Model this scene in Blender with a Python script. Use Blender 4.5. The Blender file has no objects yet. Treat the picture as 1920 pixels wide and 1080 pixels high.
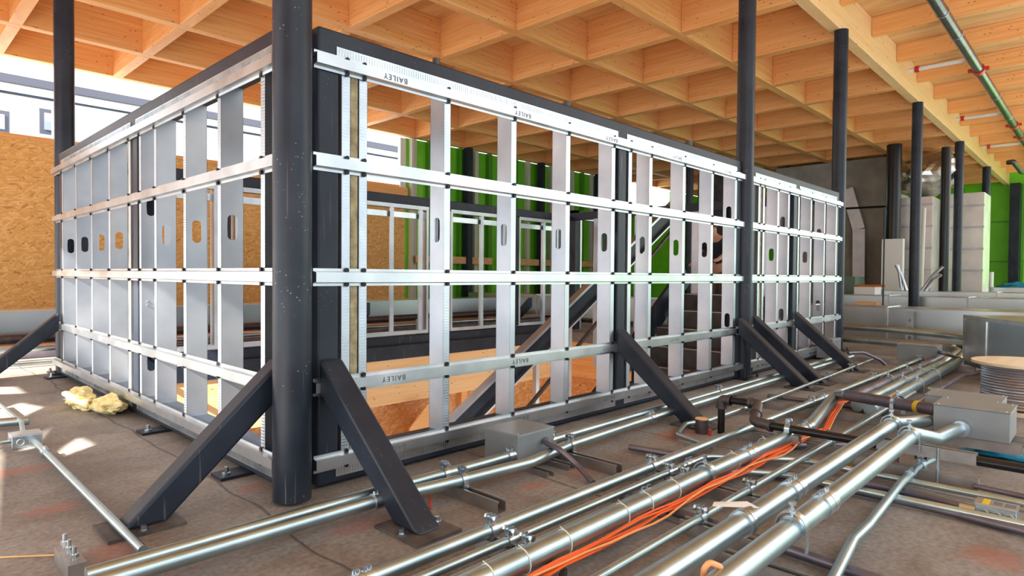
import bpy, bmesh, math, random
from mathutils import Vector, Matrix
random.seed(7)
S = bpy.context.scene
COL = S.collection
PI = math.pi

# ---------------------------------------------------------------- camera
FPX, TH, PT, RL, CH = 1172.4, math.radians(43.793), math.radians(1.167), math.radians(.442), 0.775
_f = Vector((math.cos(TH)*math.cos(PT), math.sin(TH)*math.cos(PT), -math.sin(PT)))
_r0 = Vector((math.sin(TH), -math.cos(TH), 0)); _u0 = _r0.cross(_f)
_r = _r0*math.cos(RL) + _u0*math.sin(RL); _u = _u0*math.cos(RL) - _r0*math.sin(RL)
CAM = Vector((0, 0, CH))
cam = bpy.data.cameras.new('camera'); co = bpy.data.objects.new('camera', cam); COL.objects.link(co)
cam.sensor_width = 36.0; cam.lens = FPX/1920*36.0; cam.clip_start = .05; cam.clip_end = 300
co.matrix_world = Matrix(((_r.x, _u.x, -_f.x, 0), (_r.y, _u.y, -_f.y, 0), (_r.z, _u.z, -_f.z, CH), (0, 0, 0, 1)))
S.camera = co

def at(px, py, X=None, Y=None, Z=None, d=None):
    """real point where the line of sight through a photo pixel meets a plane of the place"""
    v = _f + _r*((px-960)/FPX) - _u*((py-540)/FPX)
    if X is not None: t = X/v.x
    elif Y is not None: t = Y/v.y
    elif Z is not None: t = (Z-CH)/v.z
    else: t = d
    return CAM + v*t

# ---------------------------------------------------------------- light and exposure
S.view_settings.view_transform = 'Standard'; S.view_settings.look = 'None'
S.view_settings.gamma = 1; S.view_settings.use_curve_mapping = False
S.view_settings.exposure = -0.08
W = bpy.data.worlds.new('sky'); S.world = W; W.use_nodes = True
bg = W.node_tree.nodes['Background']; bg.inputs[0].default_value = (.93, .97, 1, 1); bg.inputs[1].default_value = 3.6
sun = bpy.data.lights.new('sun', 'SUN'); so = bpy.data.objects.new('sun', sun); COL.objects.link(so)
sun.energy = 34; sun.angle = math.radians(.6); sun.color = (1, .93, .82)
SUND = Vector((.78, .17, -.57)).normalized()
so.rotation_euler = SUND.to_track_quat('-Z', 'Y').to_euler()

# ---------------------------------------------------------------- materials
def mat(name, col, rough=.5, metal=0., nscale=None, ncol=None, bump=0., stretch=(1, 1, 1), contrast=(.35, .65), rvar=0.):
    m = bpy.data.materials.new(name); m.use_nodes = True; N = m.node_tree.nodes; L = m.node_tree.links
    b = N['Principled BSDF']; b.inputs['Base Color'].default_value = (*col, 1)
    b.inputs['Roughness'].default_value = rough; b.inputs['Metallic'].default_value = metal
    if nscale:
        tc = N.new('ShaderNodeTexCoord'); mp = N.new('ShaderNodeMapping'); mp.inputs['Scale'].default_value = stretch
        L.new(tc.outputs['Object'], mp.inputs[0])
        no = N.new('ShaderNodeTexNoise'); no.inputs['Scale'].default_value = nscale; no.inputs['Detail'].default_value = 6
        L.new(mp.outputs[0], no.inputs['Vector'])
        cr = N.new('ShaderNodeValToRGB'); cr.color_ramp.elements[0].position = contrast[0]; cr.color_ramp.elements[1].position = contrast[1]
        cr.color_ramp.elements[0].color = (*col, 1); cr.color_ramp.elements[1].color = (*(ncol or col), 1)
        L.new(no.outputs[0], cr.inputs[0]); L.new(cr.outputs[0], b.inputs['Base Color'])
        if rvar:
            mr = N.new('ShaderNodeMapRange'); mr.inputs[3].default_value = rough-rvar; mr.inputs[4].default_value = rough+rvar
            L.new(no.outputs[0], mr.inputs[0]); L.new(mr.outputs[0], b.inputs['Roughness'])
        if bump:
            bp = N.new('ShaderNodeBump'); bp.inputs['Strength'].default_value = bump; bp.inputs['Distance'].default_value = .01
            L.new(no.outputs[0], bp.inputs['Height']); L.new(bp.outputs[0], b.inputs['Normal'])
    return m

def wood(name, a, b_, knots=True, rough=.55, axis=0):
    m = bpy.data.materials.new(name); m.use_nodes = True; N = m.node_tree.nodes; L = m.node_tree.links
    b = N['Principled BSDF']; b.inputs['Roughness'].default_value = rough
    tc = N.new('ShaderNodeTexCoord'); mp = N.new('ShaderNodeMapping')
    sc = [6, 6, 30]; sc[axis] = 1.0; mp.inputs['Scale'].default_value = sc
    L.new(tc.outputs['Object'], mp.inputs[0])
    no = N.new('ShaderNodeTexNoise'); no.inputs['Scale'].default_value = 1.6; no.inputs['Detail'].default_value = 8; no.inputs['Distortion'].default_value = .6
    L.new(mp.outputs[0], no.inputs['Vector'])
    cr = N.new('ShaderNodeValToRGB'); e = cr.color_ramp.elements
    e[0].position = .3; e[1].position = .7; e[0].color = (*a, 1); e[1].color = (*b_, 1)
    L.new(no.outputs[0], cr.inputs[0]); out = cr.outputs[0]
    if knots:
        mp2 = N.new('ShaderNodeMapping'); sk = [14, 14, 20]; sk[axis] = 7; mp2.inputs['Scale'].default_value = sk
        L.new(tc.outputs['Object'], mp2.inputs[0])
        vo = N.new('ShaderNodeTexVoronoi'); vo.inputs['Scale'].default_value = 1.4; L.new(mp2.outputs[0], vo.inputs['Vector'])
        c2 = N.new('ShaderNodeValToRGB'); c2.color_ramp.elements[0].position = .08; c2.color_ramp.elements[1].position = .17
        c2.color_ramp.elements[0].color = (1, 1, 1, 1); c2.color_ramp.elements[1].color = (0, 0, 0, 1)
        L.new(vo.outputs['Distance'], c2.inputs[0])
        no2 = N.new('ShaderNodeTexNoise'); no2.inputs['Scale'].default_value = 5; L.new(tc.outputs['Object'], no2.inputs['Vector'])
        c3 = N.new('ShaderNodeValToRGB'); c3.color_ramp.elements[0].position = .46; c3.color_ramp.elements[1].position = .54
        L.new(no2.outputs[0], c3.inputs[0])
        ml = N.new('ShaderNodeMath'); ml.operation = 'MULTIPLY'; L.new(c2.outputs[0], ml.inputs[0]); L.new(c3.outputs[0], ml.inputs[1])
        mx = N.new('ShaderNodeMixRGB'); mx.inputs[2].default_value = (a[0]*.35, a[1]*.25, a[2]*.2, 1)
        L.new(ml.outputs[0], mx.inputs[0]); L.new(out, mx.inputs[1]); out = mx.outputs[0]
    L.new(out, b.inputs['Base Color'])
    return m

def osb(name, cols, scale=28):
    m = bpy.data.materials.new(name); m.use_nodes = True; N = m.node_tree.nodes; L = m.node_tree.links
    b = N['Principled BSDF']; b.inputs['Roughness'].default_value = .6
    tc = N.new('ShaderNodeTexCoord')
    no = N.new('ShaderNodeTexNoise'); no.inputs['Scale'].default_value = 9; L.new(tc.outputs['Object'], no.inputs['Vector'])
    outs = []
    for ry in (.7, -.8, .1):
        mp = N.new('ShaderNodeMapping'); mp.inputs['Rotation'].default_value = (ry*.6, ry, 0); L.new(tc.outputs['Object'], mp.inputs[0])
        m3 = N.new('ShaderNodeMapping'); m3.inputs['Scale'].default_value = (.9, .9, 3.6); L.new(mp.outputs[0], m3.inputs[0])
        vo = N.new('ShaderNodeTexVoronoi'); vo.inputs['Scale'].default_value = scale*(.9+abs(ry)*.2); L.new(m3.outputs[0], vo.inputs['Vector'])
        sp = N.new('ShaderNodeSeparateColor'); L.new(vo.outputs['Color'], sp.inputs[0]); outs.append(sp)
    m_a = N.new('ShaderNodeMath'); m_a.operation = 'GREATER_THAN'; m_a.inputs[1].default_value = .5; L.new(outs[0].outputs[1], m_a.inputs[0])
    x1 = N.new('ShaderNodeMixRGB'); L.new(m_a.outputs[0], x1.inputs[0]); L.new(outs[0].outputs[0], x1.inputs[1]); L.new(outs[1].outputs[0], x1.inputs[2])
    m_b = N.new('ShaderNodeMath'); m_b.operation = 'GREATER_THAN'; m_b.inputs[1].default_value = .6; L.new(outs[2].outputs[1], m_b.inputs[0])
    x2 = N.new('ShaderNodeMixRGB'); L.new(m_b.outputs[0], x2.inputs[0]); L.new(x1.outputs[0], x2.inputs[1]); L.new(outs[2].outputs[0], x2.inputs[2])
    sp = N.new('ShaderNodeSeparateColor'); L.new(x2.outputs[0], sp.inputs[0])
    cr = N.new('ShaderNodeValToRGB'); e = cr.color_ramp.elements
    e[0].position = 0; e[0].color = (*cols[0], 1); e[1].position = 1; e[1].color = (*cols[2], 1)
    k = e.new(.5); k.color = (*cols[1], 1); k = e.new(.07); k.color = (*[c*.88 for c in cols[1]], 1)
    L.new(sp.outputs[0], cr.inputs[0]); L.new(cr.outputs[0], b.inputs['Base Color'])
    return m

M = {}
M['galv'] = mat('galvanised_steel', (.46, .50, .54), .42, 1., 4, (.60, .63, .66), rvar=.06)
M['stud'] = mat('galvanised_stud', (.46, .51, .58), .44, 1., 3, (.64, .68, .73), rvar=.06)
M['rail'] = mat('galvanised_channel', (.50, .54, .57), .34, 1., 6, (.66, .69, .72), rvar=.05)
M['emt'] = mat('bright_conduit', (.36, .46, .50), .36, 1., 5, (.50, .62, .65), rvar=.04)
M['dullemt'] = mat('dull_conduit', (.14, .13, .17), .46, .85, 6, (.24, .23, .28), rvar=.05)
M['zinc'] = mat('zinc_fitting', (.44, .52, .58), .28, 1., 12, (.60, .68, .74), rvar=.04)
M['strut'] = mat('strut_steel', (.30, .28, .27), .45, .9, 12, (.42, .40, .38))
def dark_steel(name, a, b_, rough, fleck):
    m = mat(name, a, rough, 0, 3.5, b_, rvar=.08, contrast=(.35, .85)); N = m.node_tree.nodes; L = m.node_tree.links
    b = N['Principled BSDF']; b.inputs['Specular IOR Level'].default_value = .32
    src = b.inputs['Base Color'].links[0].from_socket
    tc = [n for n in N if n.type == 'TEX_COORD'][0]
    vo = N.new('ShaderNodeTexVoronoi'); vo.inputs['Scale'].default_value = 55; L.new(tc.outputs['Object'], vo.inputs['Vector'])
    n2 = N.new('ShaderNodeTexNoise'); n2.inputs['Scale'].default_value = 5; L.new(tc.outputs['Object'], n2.inputs['Vector'])
    c1 = N.new('ShaderNodeMapRange'); c1.inputs[1].default_value = .10; c1.inputs[2].default_value = .16; c1.inputs[3].default_value = 1; c1.inputs[4].default_value = 0
    c2 = N.new('ShaderNodeMapRange'); c2.inputs[1].default_value = .52; c2.inputs[2].default_value = .62
    L.new(vo.outputs['Distance'], c1.inputs[0]); L.new(n2.outputs[0], c2.inputs[0])
    # thin scratches
    mp = N.new('ShaderNodeMapping'); mp.inputs['Scale'].default_value = (60, 60, 2.5); mp.inputs['Rotation'].default_value = (.25, .1, 0); L.new(tc.outputs['Object'], mp.inputs[0])
    n3 = N.new('ShaderNodeTexNoise'); n3.inputs['Scale'].default_value = 1.0; n3.inputs['Detail'].default_value = 2; L.new(mp.outputs[0], n3.inputs['Vector'])
    c3 = N.new('ShaderNodeMapRange'); c3.inputs[1].default_value = .68; c3.inputs[2].default_value = .76; c3.inputs[4].default_value = .35
    L.new(n3.outputs[0], c3.inputs[0])
    ml = N.new('ShaderNodeMath'); ml.operation = 'MULTIPLY'; L.new(c1.outputs[0], ml.inputs[0]); L.new(c2.outputs[0], ml.inputs[1])
    ms = N.new('ShaderNodeMath'); ms.operation = 'MULTIPLY'; ms.inputs[1].default_value = fleck; L.new(ml.outputs[0], ms.inputs[0])
    mm = N.new('ShaderNodeMath'); mm.operation = 'MAXIMUM'; L.new(ms.outputs[0], mm.inputs[0]); L.new(c3.outputs[0], mm.inputs[1])
    mx = N.new('ShaderNodeMixRGB'); mx.inputs[2].default_value = (.26, .26, .26, 1); L.new(mm.outputs[0], mx.inputs[0]); L.new(src, mx.inputs[1]); L.new(mx.outputs[0], b.inputs['Base Color'])
    return m
M['dark'] = dark_steel('dark_mill_steel', (.009, .014, .026), (.032, .043, .062), .42, .25)
M['col'] = dark_steel('column_mill_steel', (.008, .013, .024), (.038, .048, .066), .38, .9)
M['plate'] = mat('rusty_plate', (.045, .038, .036), .6, 0, 14, (.11, .09, .08))
M['screw'] = mat('black_screw', (.02, .02, .022), .4, .6)
M['ink'] = mat('stencil_ink', (.10, .12, .16), .6)
M['glu'] = wood('glulam_timber', (.80, .34, .09), (.92, .51, .21), axis=0)
M['gluY'] = wood('glulam_timber_cross', (.80, .34, .09), (.92, .51, .21), axis=1)
M['beamw'] = wood('pale_glulam', (.84, .50, .21), (.92, .63, .33), axis=0)
M['ply'] = wood('plywood_deck', (.62, .33, .12), (.86, .55, .25), knots=False, axis=1)
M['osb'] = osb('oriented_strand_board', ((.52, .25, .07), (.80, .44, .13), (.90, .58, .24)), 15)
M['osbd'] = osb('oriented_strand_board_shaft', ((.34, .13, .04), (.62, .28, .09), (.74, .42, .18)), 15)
M['plaster'] = mat('white_render', (.80, .81, .84), .8, 0, 2, (.84, .85, .87))
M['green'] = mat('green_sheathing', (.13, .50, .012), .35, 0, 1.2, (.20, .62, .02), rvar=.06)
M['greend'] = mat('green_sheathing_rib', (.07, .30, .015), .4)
M['facade'] = mat('pale_reflector', (.46, .50, .54), .7)  # colour of the added block that the steel rails reflect
M['olive'] = mat('grey_green_paint', (.13, .19, .15), .5)
M['casing'] = mat('pale_sheet_casing', (.66, .62, .60), .38, .55, 3, (.78, .75, .72), rvar=.06)
M['cream'] = mat('cream_flange', (.62, .60, .50), .5)
M['grey'] = mat('grey_enamel', (.21, .235, .25), .38, .2, 5, (.26, .28, .29), rvar=.05)
M['black'] = mat('black_iron_pipe', (.014, .014, .015), .3, .3)
M['iron'] = mat('malleable_iron_fitting', (.075, .065, .07), .45, .6, 20, (.12, .10, .10))
M['orange'] = mat('orange_cable', (.85, .13, .02), .4)
M['orangel'] = mat('pale_orange_cable', (.90, .36, .14), .4)
M['tie'] = mat('clear_nylon_tie', (.72, .70, .60), .4)
M['yellow'] = mat('yellow_tape', (.62, .42, .02), .5)
M['concrete'] = mat('grey_concrete', (.30, .28, .24), .85, 0, 2.2, (.45, .43, .38), bump=.3)
M['foil'] = mat('foil_wrap', (.70, .70, .68), .3, 1., 5, (.9, .88, .85), bump=.7)
M['duct'] = mat('galvanised_duct', (.56, .63, .66), .30, 1., 1.2, (.70, .76, .78), rvar=.03)
M['wool'] = mat('mineral_wool', (.62, .50, .20), .95, 0, 30, (.86, .76, .42), bump=1.)
M['woolg'] = mat('dirty_mineral_wool', (.20, .17, .09), .95, 0, 22, (.42, .36, .22), bump=1.)
M['glass'] = mat('window_glass', (.30, .36, .46), .08, .4)
M['frame'] = mat('dark_window_frame', (.05, .055, .08), .5)
M['reel'] = wood('reel_plywood', (.62, .50, .34), (.78, .66, .48), knots=False, axis=0)
M['flex'] = mat('armoured_cable', (.50, .53, .60), .3, .9)
M['blue'] = mat('blue_tarp', (.01, .22, .36), .4)
M['red'] = mat('red_coupling', (.55, .03, .02), .4)
M['white'] = mat('white_plastic', (.78, .78, .76), .5)
M['copper'] = mat('copper_orange_pipe', (.75, .25, .08), .35, .6)
M['pipeg'] = mat('sprinkler_pipe', (.06, .065, .07), .25, .6, 10, (.12, .125, .13))
M['stairdk'] = mat('stair_pan_steel', (.035, .033, .032), .6, .2, 6, (.07, .065, .06))
M['skin'] = mat('skin', (.62, .33, .22), .5)
M['navy'] = mat('navy_shirt', (.012, .016, .03), .8)
M['brownc'] = mat('work_trousers', (.16, .09, .05), .8)
M['hair'] = mat('brown_hair', (.10, .05, .03), .6)

def floor_mat():
    m = bpy.data.materials.new('concrete_deck'); m.use_nodes = True; N = m.node_tree.nodes; L = m.node_tree.links
    b = N['Principled BSDF']; b.inputs['Roughness'].default_value = .62
    tc = N.new('ShaderNodeTexCoord')
    n1 = N.new('ShaderNodeTexNoise'); n1.inputs['Scale'].default_value = 1.3; n1.inputs['Detail'].default_value = 8; n1.inputs['Roughness'].default_value = .65
    L.new(tc.outputs['Object'], n1.inputs['Vector'])
    cr = N.new('ShaderNodeValToRGB'); e = cr.color_ramp.elements
    e[0].position = .35; e[0].color = (.15, .13, .118, 1); e[1].position = .68; e[1].color = (.31, .285, .262, 1)
    k = e.new(.5); k.color = (.22, .195, .178, 1)
    L.new(n1.outputs[0], cr.inputs[0])
    nb_ = N.new('ShaderNodeTexNoise'); nb_.inputs['Scale'].default_value = 3.2; nb_.inputs['Detail'].default_value = 7; nb_.inputs['Distortion'].default_value = 1.2
    mpb = N.new('ShaderNodeMapping'); mpb.inputs['Location'].default_value = (3.3, 1.7, 0); L.new(tc.outputs['Object'], mpb.inputs[0]); L.new(mpb.outputs[0], nb_.inputs['Vector'])
    crb = N.new('ShaderNodeValToRGB'); crb.color_ramp.elements[0].position = .50; crb.color_ramp.elements[1].position = .68; L.new(nb_.outputs[0], crb.inputs[0])
    mb_ = N.new('ShaderNodeMixRGB'); mb_.inputs[2].default_value = (.115, .066, .032, 1)
    mfac = N.new('ShaderNodeMath'); mfac.operation = 'MULTIPLY'; mfac.inputs[1].default_value = .4; L.new(crb.outputs[0], mfac.inputs[0])
    L.new(mfac.outputs[0], mb_.inputs[0]); L.new(cr.outputs[0], mb_.inputs[1])
    # long hairline joints in the deck
    wv = N.new('ShaderNodeTexWave'); wv.inputs['Scale'].default_value = .35; wv.inputs['Distortion'].default_value = 1.2; wv.inputs['Detail'].default_value = 3; wv.inputs['Detail Scale'].default_value = 2; wv.wave_profile = 'SAW'; wv.bands_direction = 'X'
    L.new(tc.outputs['Object'], wv.inputs['Vector'])
    cw = N.new('ShaderNodeMapRange'); cw.inputs[1].default_value = .985; cw.inputs[2].default_value = .995; cw.inputs[4].default_value = .7; L.new(wv.outputs['Fac'], cw.inputs[0])
    mw = N.new('ShaderNodeMixRGB'); mw.inputs[2].default_value = (.03, .025, .022, 1); L.new(cw.outputs[0], mw.inputs[0]); L.new(mb_.outputs[0], mw.inputs[1])
    n2 = N.new('ShaderNodeTexNoise'); n2.inputs['Scale'].default_value = 60; n2.inputs['Detail'].default_value = 4
    L.new(tc.outputs['Object'], n2.inputs['Vector'])
    mx = N.new('ShaderNodeMixRGB'); mx.blend_type = 'OVERLAY'; mx.inputs[0].default_value = .6
    L.new(mw.outputs[0], mx.inputs[1]); L.new(n2.outputs[0], mx.inputs[2]); out = mx.outputs[0]
    # sprayed orange-red layout marks
    n3 = N.new('ShaderNodeTexNoise'); n3.inputs['Scale'].default_value = 14; n3.inputs['Detail'].default_value = 5
    L.new(tc.outputs['Object'], n3.inputs['Vector'])
    spots = []
    for px, py, rx, ry, ang in ((95, 955, .13, .035, 0), (25, 885, .22, .04, 0), (215, 1035, .10, .05, 0), (680, 985, .16, .035, 0),
                                (1090, 885, .12, .03, 0), (1270, 815, .22, .06, 0), (1860, 1045, .13, .05, 0), (1000, 910, .10, .03, 0), (470, 915, .1, .03, 0)):
        p = at(px, py, Z=0); spots.append((p.x, p.y, rx*.7, ry))
    acc = None
    for x, y, rx, ry in spots:
        mp = N.new('ShaderNodeMapping'); mp.vector_type = 'POINT'
        mp.inputs['Location'].default_value = (-x/rx, -y/(ry*1.6), 0); mp.inputs['Scale'].default_value = (1/rx, 1/(ry*1.6), 0)
        L.new(tc.outputs['Object'], mp.inputs[0])
        ln = N.new('ShaderNodeVectorMath'); ln.operation = 'LENGTH'; L.new(mp.outputs[0], ln.inputs[0])
        ad = N.new('ShaderNodeMath'); ad.operation = 'MULTIPLY_ADD'; ad.inputs[1].default_value = 1.3
        L.new(n3.outputs[0], ad.inputs[0]); L.new(ln.outputs['Value'], ad.inputs[2])
        mr = N.new('ShaderNodeMapRange'); mr.inputs[1].default_value = 1.25; mr.inputs[2].default_value = 1.75; mr.inputs[3].default_value = .42; mr.inputs[4].default_value = 0
        L.new(ad.outputs[0], mr.inputs[0])
        if acc is None: acc = mr.outputs[0]
        else:
            mm = N.new('ShaderNodeMath'); mm.operation = 'MAXIMUM'; L.new(acc, mm.inputs[0]); L.new(mr.outputs[0], mm.inputs[1]); acc = mm.outputs[0]
    m2 = N.new('ShaderNodeMixRGB'); m2.inputs[2].default_value = (.36, .10, .06, 1)
    L.new(acc, m2.inputs[0]); L.new(out, m2.inputs[1]); L.new(m2.outputs[0], b.inputs['Base Color'])
    bp = N.new('ShaderNodeBump'); bp.inputs['Strength'].default_value = .35; bp.inputs['Distance'].default_value = .004
    L.new(n2.outputs[0], bp.inputs['Height']); L.new(bp.outputs[0], b.inputs['Normal'])
    return m
M['floor'] = floor_mat()

# ---------------------------------------------------------------- helpers
class MB:
    def __init__(s): s.v = []; s.f = []; s.sm = False
    def add(s, vs, fs):
        n = len(s.v); s.v += [Vector(v) for v in vs]; s.f += [tuple(i+n for i in f) for f in fs]; return s
    def box(s, a, b):
        x0, x1 = sorted((a[0], b[0])); y0, y1 = sorted((a[1], b[1])); z0, z1 = sorted((a[2], b[2]))
        return s.add([(x0,y0,z0),(x1,y0,z0),(x1,y1,z0),(x0,y1,z0),(x0,y0,z1),(x1,y0,z1),(x1,y1,z1),(x0,y1,z1)],
                     [(0,3,2,1),(4,5,6,7),(0,1,5,4),(1,2,6,5),(2,3,7,6),(3,0,4,7)])
    def bar(s, p, q, w, h, up=(0, 0, 1)):
        p, q = Vector(p), Vector(q); d = (q-p).normalized(); sd = d.cross(Vector(up)).normalized()*w/2; u = sd.cross(d).normalized()*h/2
        vs = [p-sd-u, p+sd-u, p+sd+u, p-sd+u, q-sd-u, q+sd-u, q+sd+u, q-sd+u]
        return s.add(vs, [(0,1,2,3),(7,6,5,4),(0,4,5,1),(1,5,6,2),(2,6,7,3),(3,7,4,0)])
    def tube(s, path, r, n=14, caps=True, r2=None):
        P = [Vector(p) for p in path]; rings = []; k = len(P)
        ref = None
        for i in range(k):
            t = (P[min(i+1, k-1)]-P[max(i-1, 0)]).normalized()
            if ref is None:
                ref = t.cross(Vector((0, 0, 1)))
                if ref.length < .1: ref = t.cross(Vector((1, 0, 0)))
            a = (ref - t*ref.dot(t)).normalized(); ref = a; b = t.cross(a)
            rr = r if not callable(r) else r(i)
            rings.append([P[i]+(a*math.cos(2*PI*j/n)+b*math.sin(2*PI*j/n))*rr for j in range(n)])
        vs = [v for g in rings for v in g]; fs = []
        for i in range(k-1):
            for j in range(n):
                fs.append((i*n+j, i*n+(j+1) % n, (i+1)*n+(j+1) % n, (i+1)*n+j))
        if caps: fs += [tuple(range(n))[::-1], tuple((k-1)*n+j for j in range(n))]
        s.sm = True
        return s.add(vs, fs)
    def cyl(s, p, q, r, n=16): return s.tube([p, q], r, n)
    def torus(s, c, axis, R, r, n=20, m=8, a0=0, a1=2*PI, up=(0, 0, 1)):
        ax = Vector(axis).normalized(); u = Vector(up); a = (u-ax*u.dot(ax)).normalized(); b = ax.cross(a); c = Vector(c)
        pts = [c+(a*math.cos(t)+b*math.sin(t))*R for t in [a0+(a1-a0)*i/n for i in range(n+1)]]
        return s.tube(pts, r, m, caps=abs(a1-a0) < 6.2)
    def band(s, c, axis, R, w, t, n=20, a0=0, a1=2*PI, up=(0, 0, 1)):
        """flat strap of width w bent round an axis"""
        ax = Vector(axis).normalized(); u = Vector(up); a = (u-ax*u.dot(ax)).normalized(); b = ax.cross(a); c = Vector(c)
        vs = []; fs = []
        for i in range(n+1):
            th = a0+(a1-a0)*i/n; d = a*math.cos(th)+b*math.sin(th)
            vs += [c+d*R-ax*w/2, c+d*R+ax*w/2, c+d*(R+t)+ax*w/2, c+d*(R+t)-ax*w/2]
        for i in range(n):
            for j in range(4): fs.append((i*4+j, i*4+(j+1) % 4, i*4+4+(j+1) % 4, i*4+4+j))
        fs += [(0, 3, 2, 1), (n*4, n*4+1, n*4+2, n*4+3)]
        s.sm = True
        return s.add(vs, fs)
    def prof(s, pts, p, q, side, up, closed=True):
        """extrude a 2D profile (a along side, b along up) from p to q"""
        p, q, side, up = Vector(p), Vector(q), Vector(side), Vector(up); n = len(pts)
        vs = [p+side*a+up*b for a, b in pts]+[q+side*a+up*b for a, b in pts]
        fs = [(i, (i+1) % n, n+(i+1) % n, n+i) for i in range(n if closed else n-1)]
        if closed: fs += [tuple(range(n))[::-1], tuple(range(n, 2*n))]
        return s.add(vs, fs)
    def build(s, name, m, parent=None, bevel=0, smooth=None, origin=None):
        me = bpy.data.meshes.new(name)
        if parent is not None:
            o0 = parent.get('_o'); o0 = Vector(o0) if o0 is not None else Vector((0, 0, 0))
        else: o0 = Vector(origin) if origin is not None else Vector((0, 0, 0))
        me.from_pydata([v-o0 for v in s.v], [], s.f)
        bm = bmesh.new(); bm.from_mesh(me); bmesh.ops.recalc_face_normals(bm, faces=bm.faces); bm.to_mesh(me); bm.free()
        me.materials.append(M[m] if isinstance(m, str) else m)
        o = bpy.data.objects.new(name, me); COL.objects.link(o)
        if parent is not None: o.parent = parent
        else: o.location = o0
        o['_o'] = list(o0)
        if (s.sm if smooth is None else smooth):
            for p in me.polygons: p.use_smooth = True
            try: me.set_sharp_from_angle(angle=math.radians(40))
            except Exception: pass
        if bevel:
            b = o.modifiers.new('bevel', 'BEVEL'); b.width = bevel; b.segments = 2; b.limit_method = 'ANGLE'
            b.harden_normals = False
        return o

def tag(o, label=None, cat=None, group=None, kind=None):
    if label: o['label'] = label
    if cat: o['category'] = cat
    if group: o['group'] = group
    if kind: o['kind'] = kind
    return o
def thing(name, label, cat, loc, group=None, kind=None):
    o = bpy.data.objects.new(name, None); COL.objects.link(o); o.location = loc; o.empty_display_size = .1
    o['_o'] = list(loc); return tag(o, label, cat, group, kind)
def struct(mb, name, m, **k): return tag(mb.build(name, m, **k), kind='structure')

def fillet(pts, R):
    P = [Vector(p) for p in pts]; out = [P[0]]
    for i in range(1, len(P)-1):
        a, b, c = P[i-1], P[i], P[i+1]; d1 = (a-b); d2 = (c-b); l1, l2 = d1.length, d2.length
        if l1 < 1e-6 or l2 < 1e-6: continue
        d1.normalize(); d2.normalize(); ang = d1.angle(d2)
        if ang > PI-.02: out.append(b); continue
        t = min(R/math.tan(ang/2), l1*.48, l2*.48)
        p, q = b+d1*t, b+d2*t; n = 8
        for k in range(n+1):
            u = k/n; out.append(p*(1-u)**2 + b*2*u*(1-u) + q*u*u)
    out.append(P[-1]); return out

# ---------------------------------------------------------------- setting: floor, shaft, ceiling, outer walls
OX0, OX1, OY0, OY1 = 1.16, 6.84, 2.16, 5.56      # stair opening in the deck
fl = MB()
for a, b in (((-1.9, -1.9, -.14), (22.2, OY0, 0)), ((-1.9, OY1, -.14), (22.2, 9.82, 0)), ((-1.9, OY0, -.14), (OX0, OY1, 0)), ((OX1, OY0, -.14), (22.2, OY1, 0))):
    fl.box(a, b)
struct(fl, 'floor', 'floor')
g = MB(); g.box((OX0-.12, OY1, -.62), (OX1+.12, OY1+.14, -.14)); struct(g, 'trim_far', 'beamw')
g = MB(); g.box((OX0-.16, OY0-.1, -.62), (OX0-.02, OY1, -.14)); struct(g, 'trim_left', 'gluY')
g = MB(); g.box((OX1+.02, OY0-.1, -.62), (OX1+.16, OY1, -.14)); struct(g, 'trim_right', 'gluY')
g = MB(); g.box((OX0-.12, OY0-.14, -.62), (OX1+.12, OY0, -.14)); struct(g, 'trim_near', 'glu')
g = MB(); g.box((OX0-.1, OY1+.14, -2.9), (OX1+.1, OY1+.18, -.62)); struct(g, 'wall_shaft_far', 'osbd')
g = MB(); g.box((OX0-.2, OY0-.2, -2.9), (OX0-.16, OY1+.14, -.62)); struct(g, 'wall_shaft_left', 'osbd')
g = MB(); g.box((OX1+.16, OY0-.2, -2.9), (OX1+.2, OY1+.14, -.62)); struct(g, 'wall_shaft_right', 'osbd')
g = MB(); g.box((OX0-.2, OY0-.2, -2.98), (OX1+.2, OY1+.2, -2.9)); struct(g, 'floor_lower', 'ply')

g = MB(); g.box((OX0, OY1-.012, -.14), (OX1, OY1, .0)); struct(g, 'trim_edge', 'dark')
# plywood deck over the waffle
CZ = 3.37                                        # underside of the glulam waffle
g = MB(); g.box((-1.56, 2.0, CZ+.46), (22.2, 9.75, CZ+.50)); g.box((-1.56, -1.7, CZ+.46), (22.2, 2.0, CZ+.50)); struct(g, 'ceiling', 'ply')
SP = 1.245; XB = [1.155+SP*k for k in range(-1, 17)]; YB = [3.42+SP*k for k in range(0, 6)]
ordn = ['first', 'second', 'third', 'fourth', 'fifth', 'sixth', 'seventh', 'eighth', 'ninth', 'tenth', 'eleventh', 'twelfth', 'thirteenth', 'fourteenth', 'fifteenth', 'sixteenth', 'seventeenth', 'eighteenth', 'nineteenth']
BW = .115
for i, y in enumerate(YB):
    g = MB(); g.box((-1.4, y-BW/2, CZ), (22.0, y+BW/2, CZ+.46))
    tag(g.build('waffle_beam', 'glu', bevel=.006, origin=(10, y, CZ+.23)),
        'orange glulam waffle beam parallel to the long stud wall, %s' % (ordn[i]+' away from the big column-borne beam' if i < 5 else 'outermost at the open sky edge'), 'timber beam', 'long waffle beams of the ceiling')
for i, x in enumerate(XB):
    g = MB(); e = [2.215]+[v for y in YB for v in (y-BW/2, y+BW/2)]
    for a, b in zip(e[0::2], e[1::2]): g.box((x-BW/2, a+.0015, CZ+.0), (x+BW/2, b-.0015, CZ+.458))
    tag(g.build('cross_beam', 'gluY', bevel=.005, origin=(x, 5.8, CZ+.23)),
        'orange glulam cross beam of the waffle ceiling, %s counted from the near left end' % ordn[i], 'timber beam', 'cross beams of the waffle ceiling')
g = MB(); g.box((-1.4, 2.09, CZ), (22.0, 2.21, CZ+.458))
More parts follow.
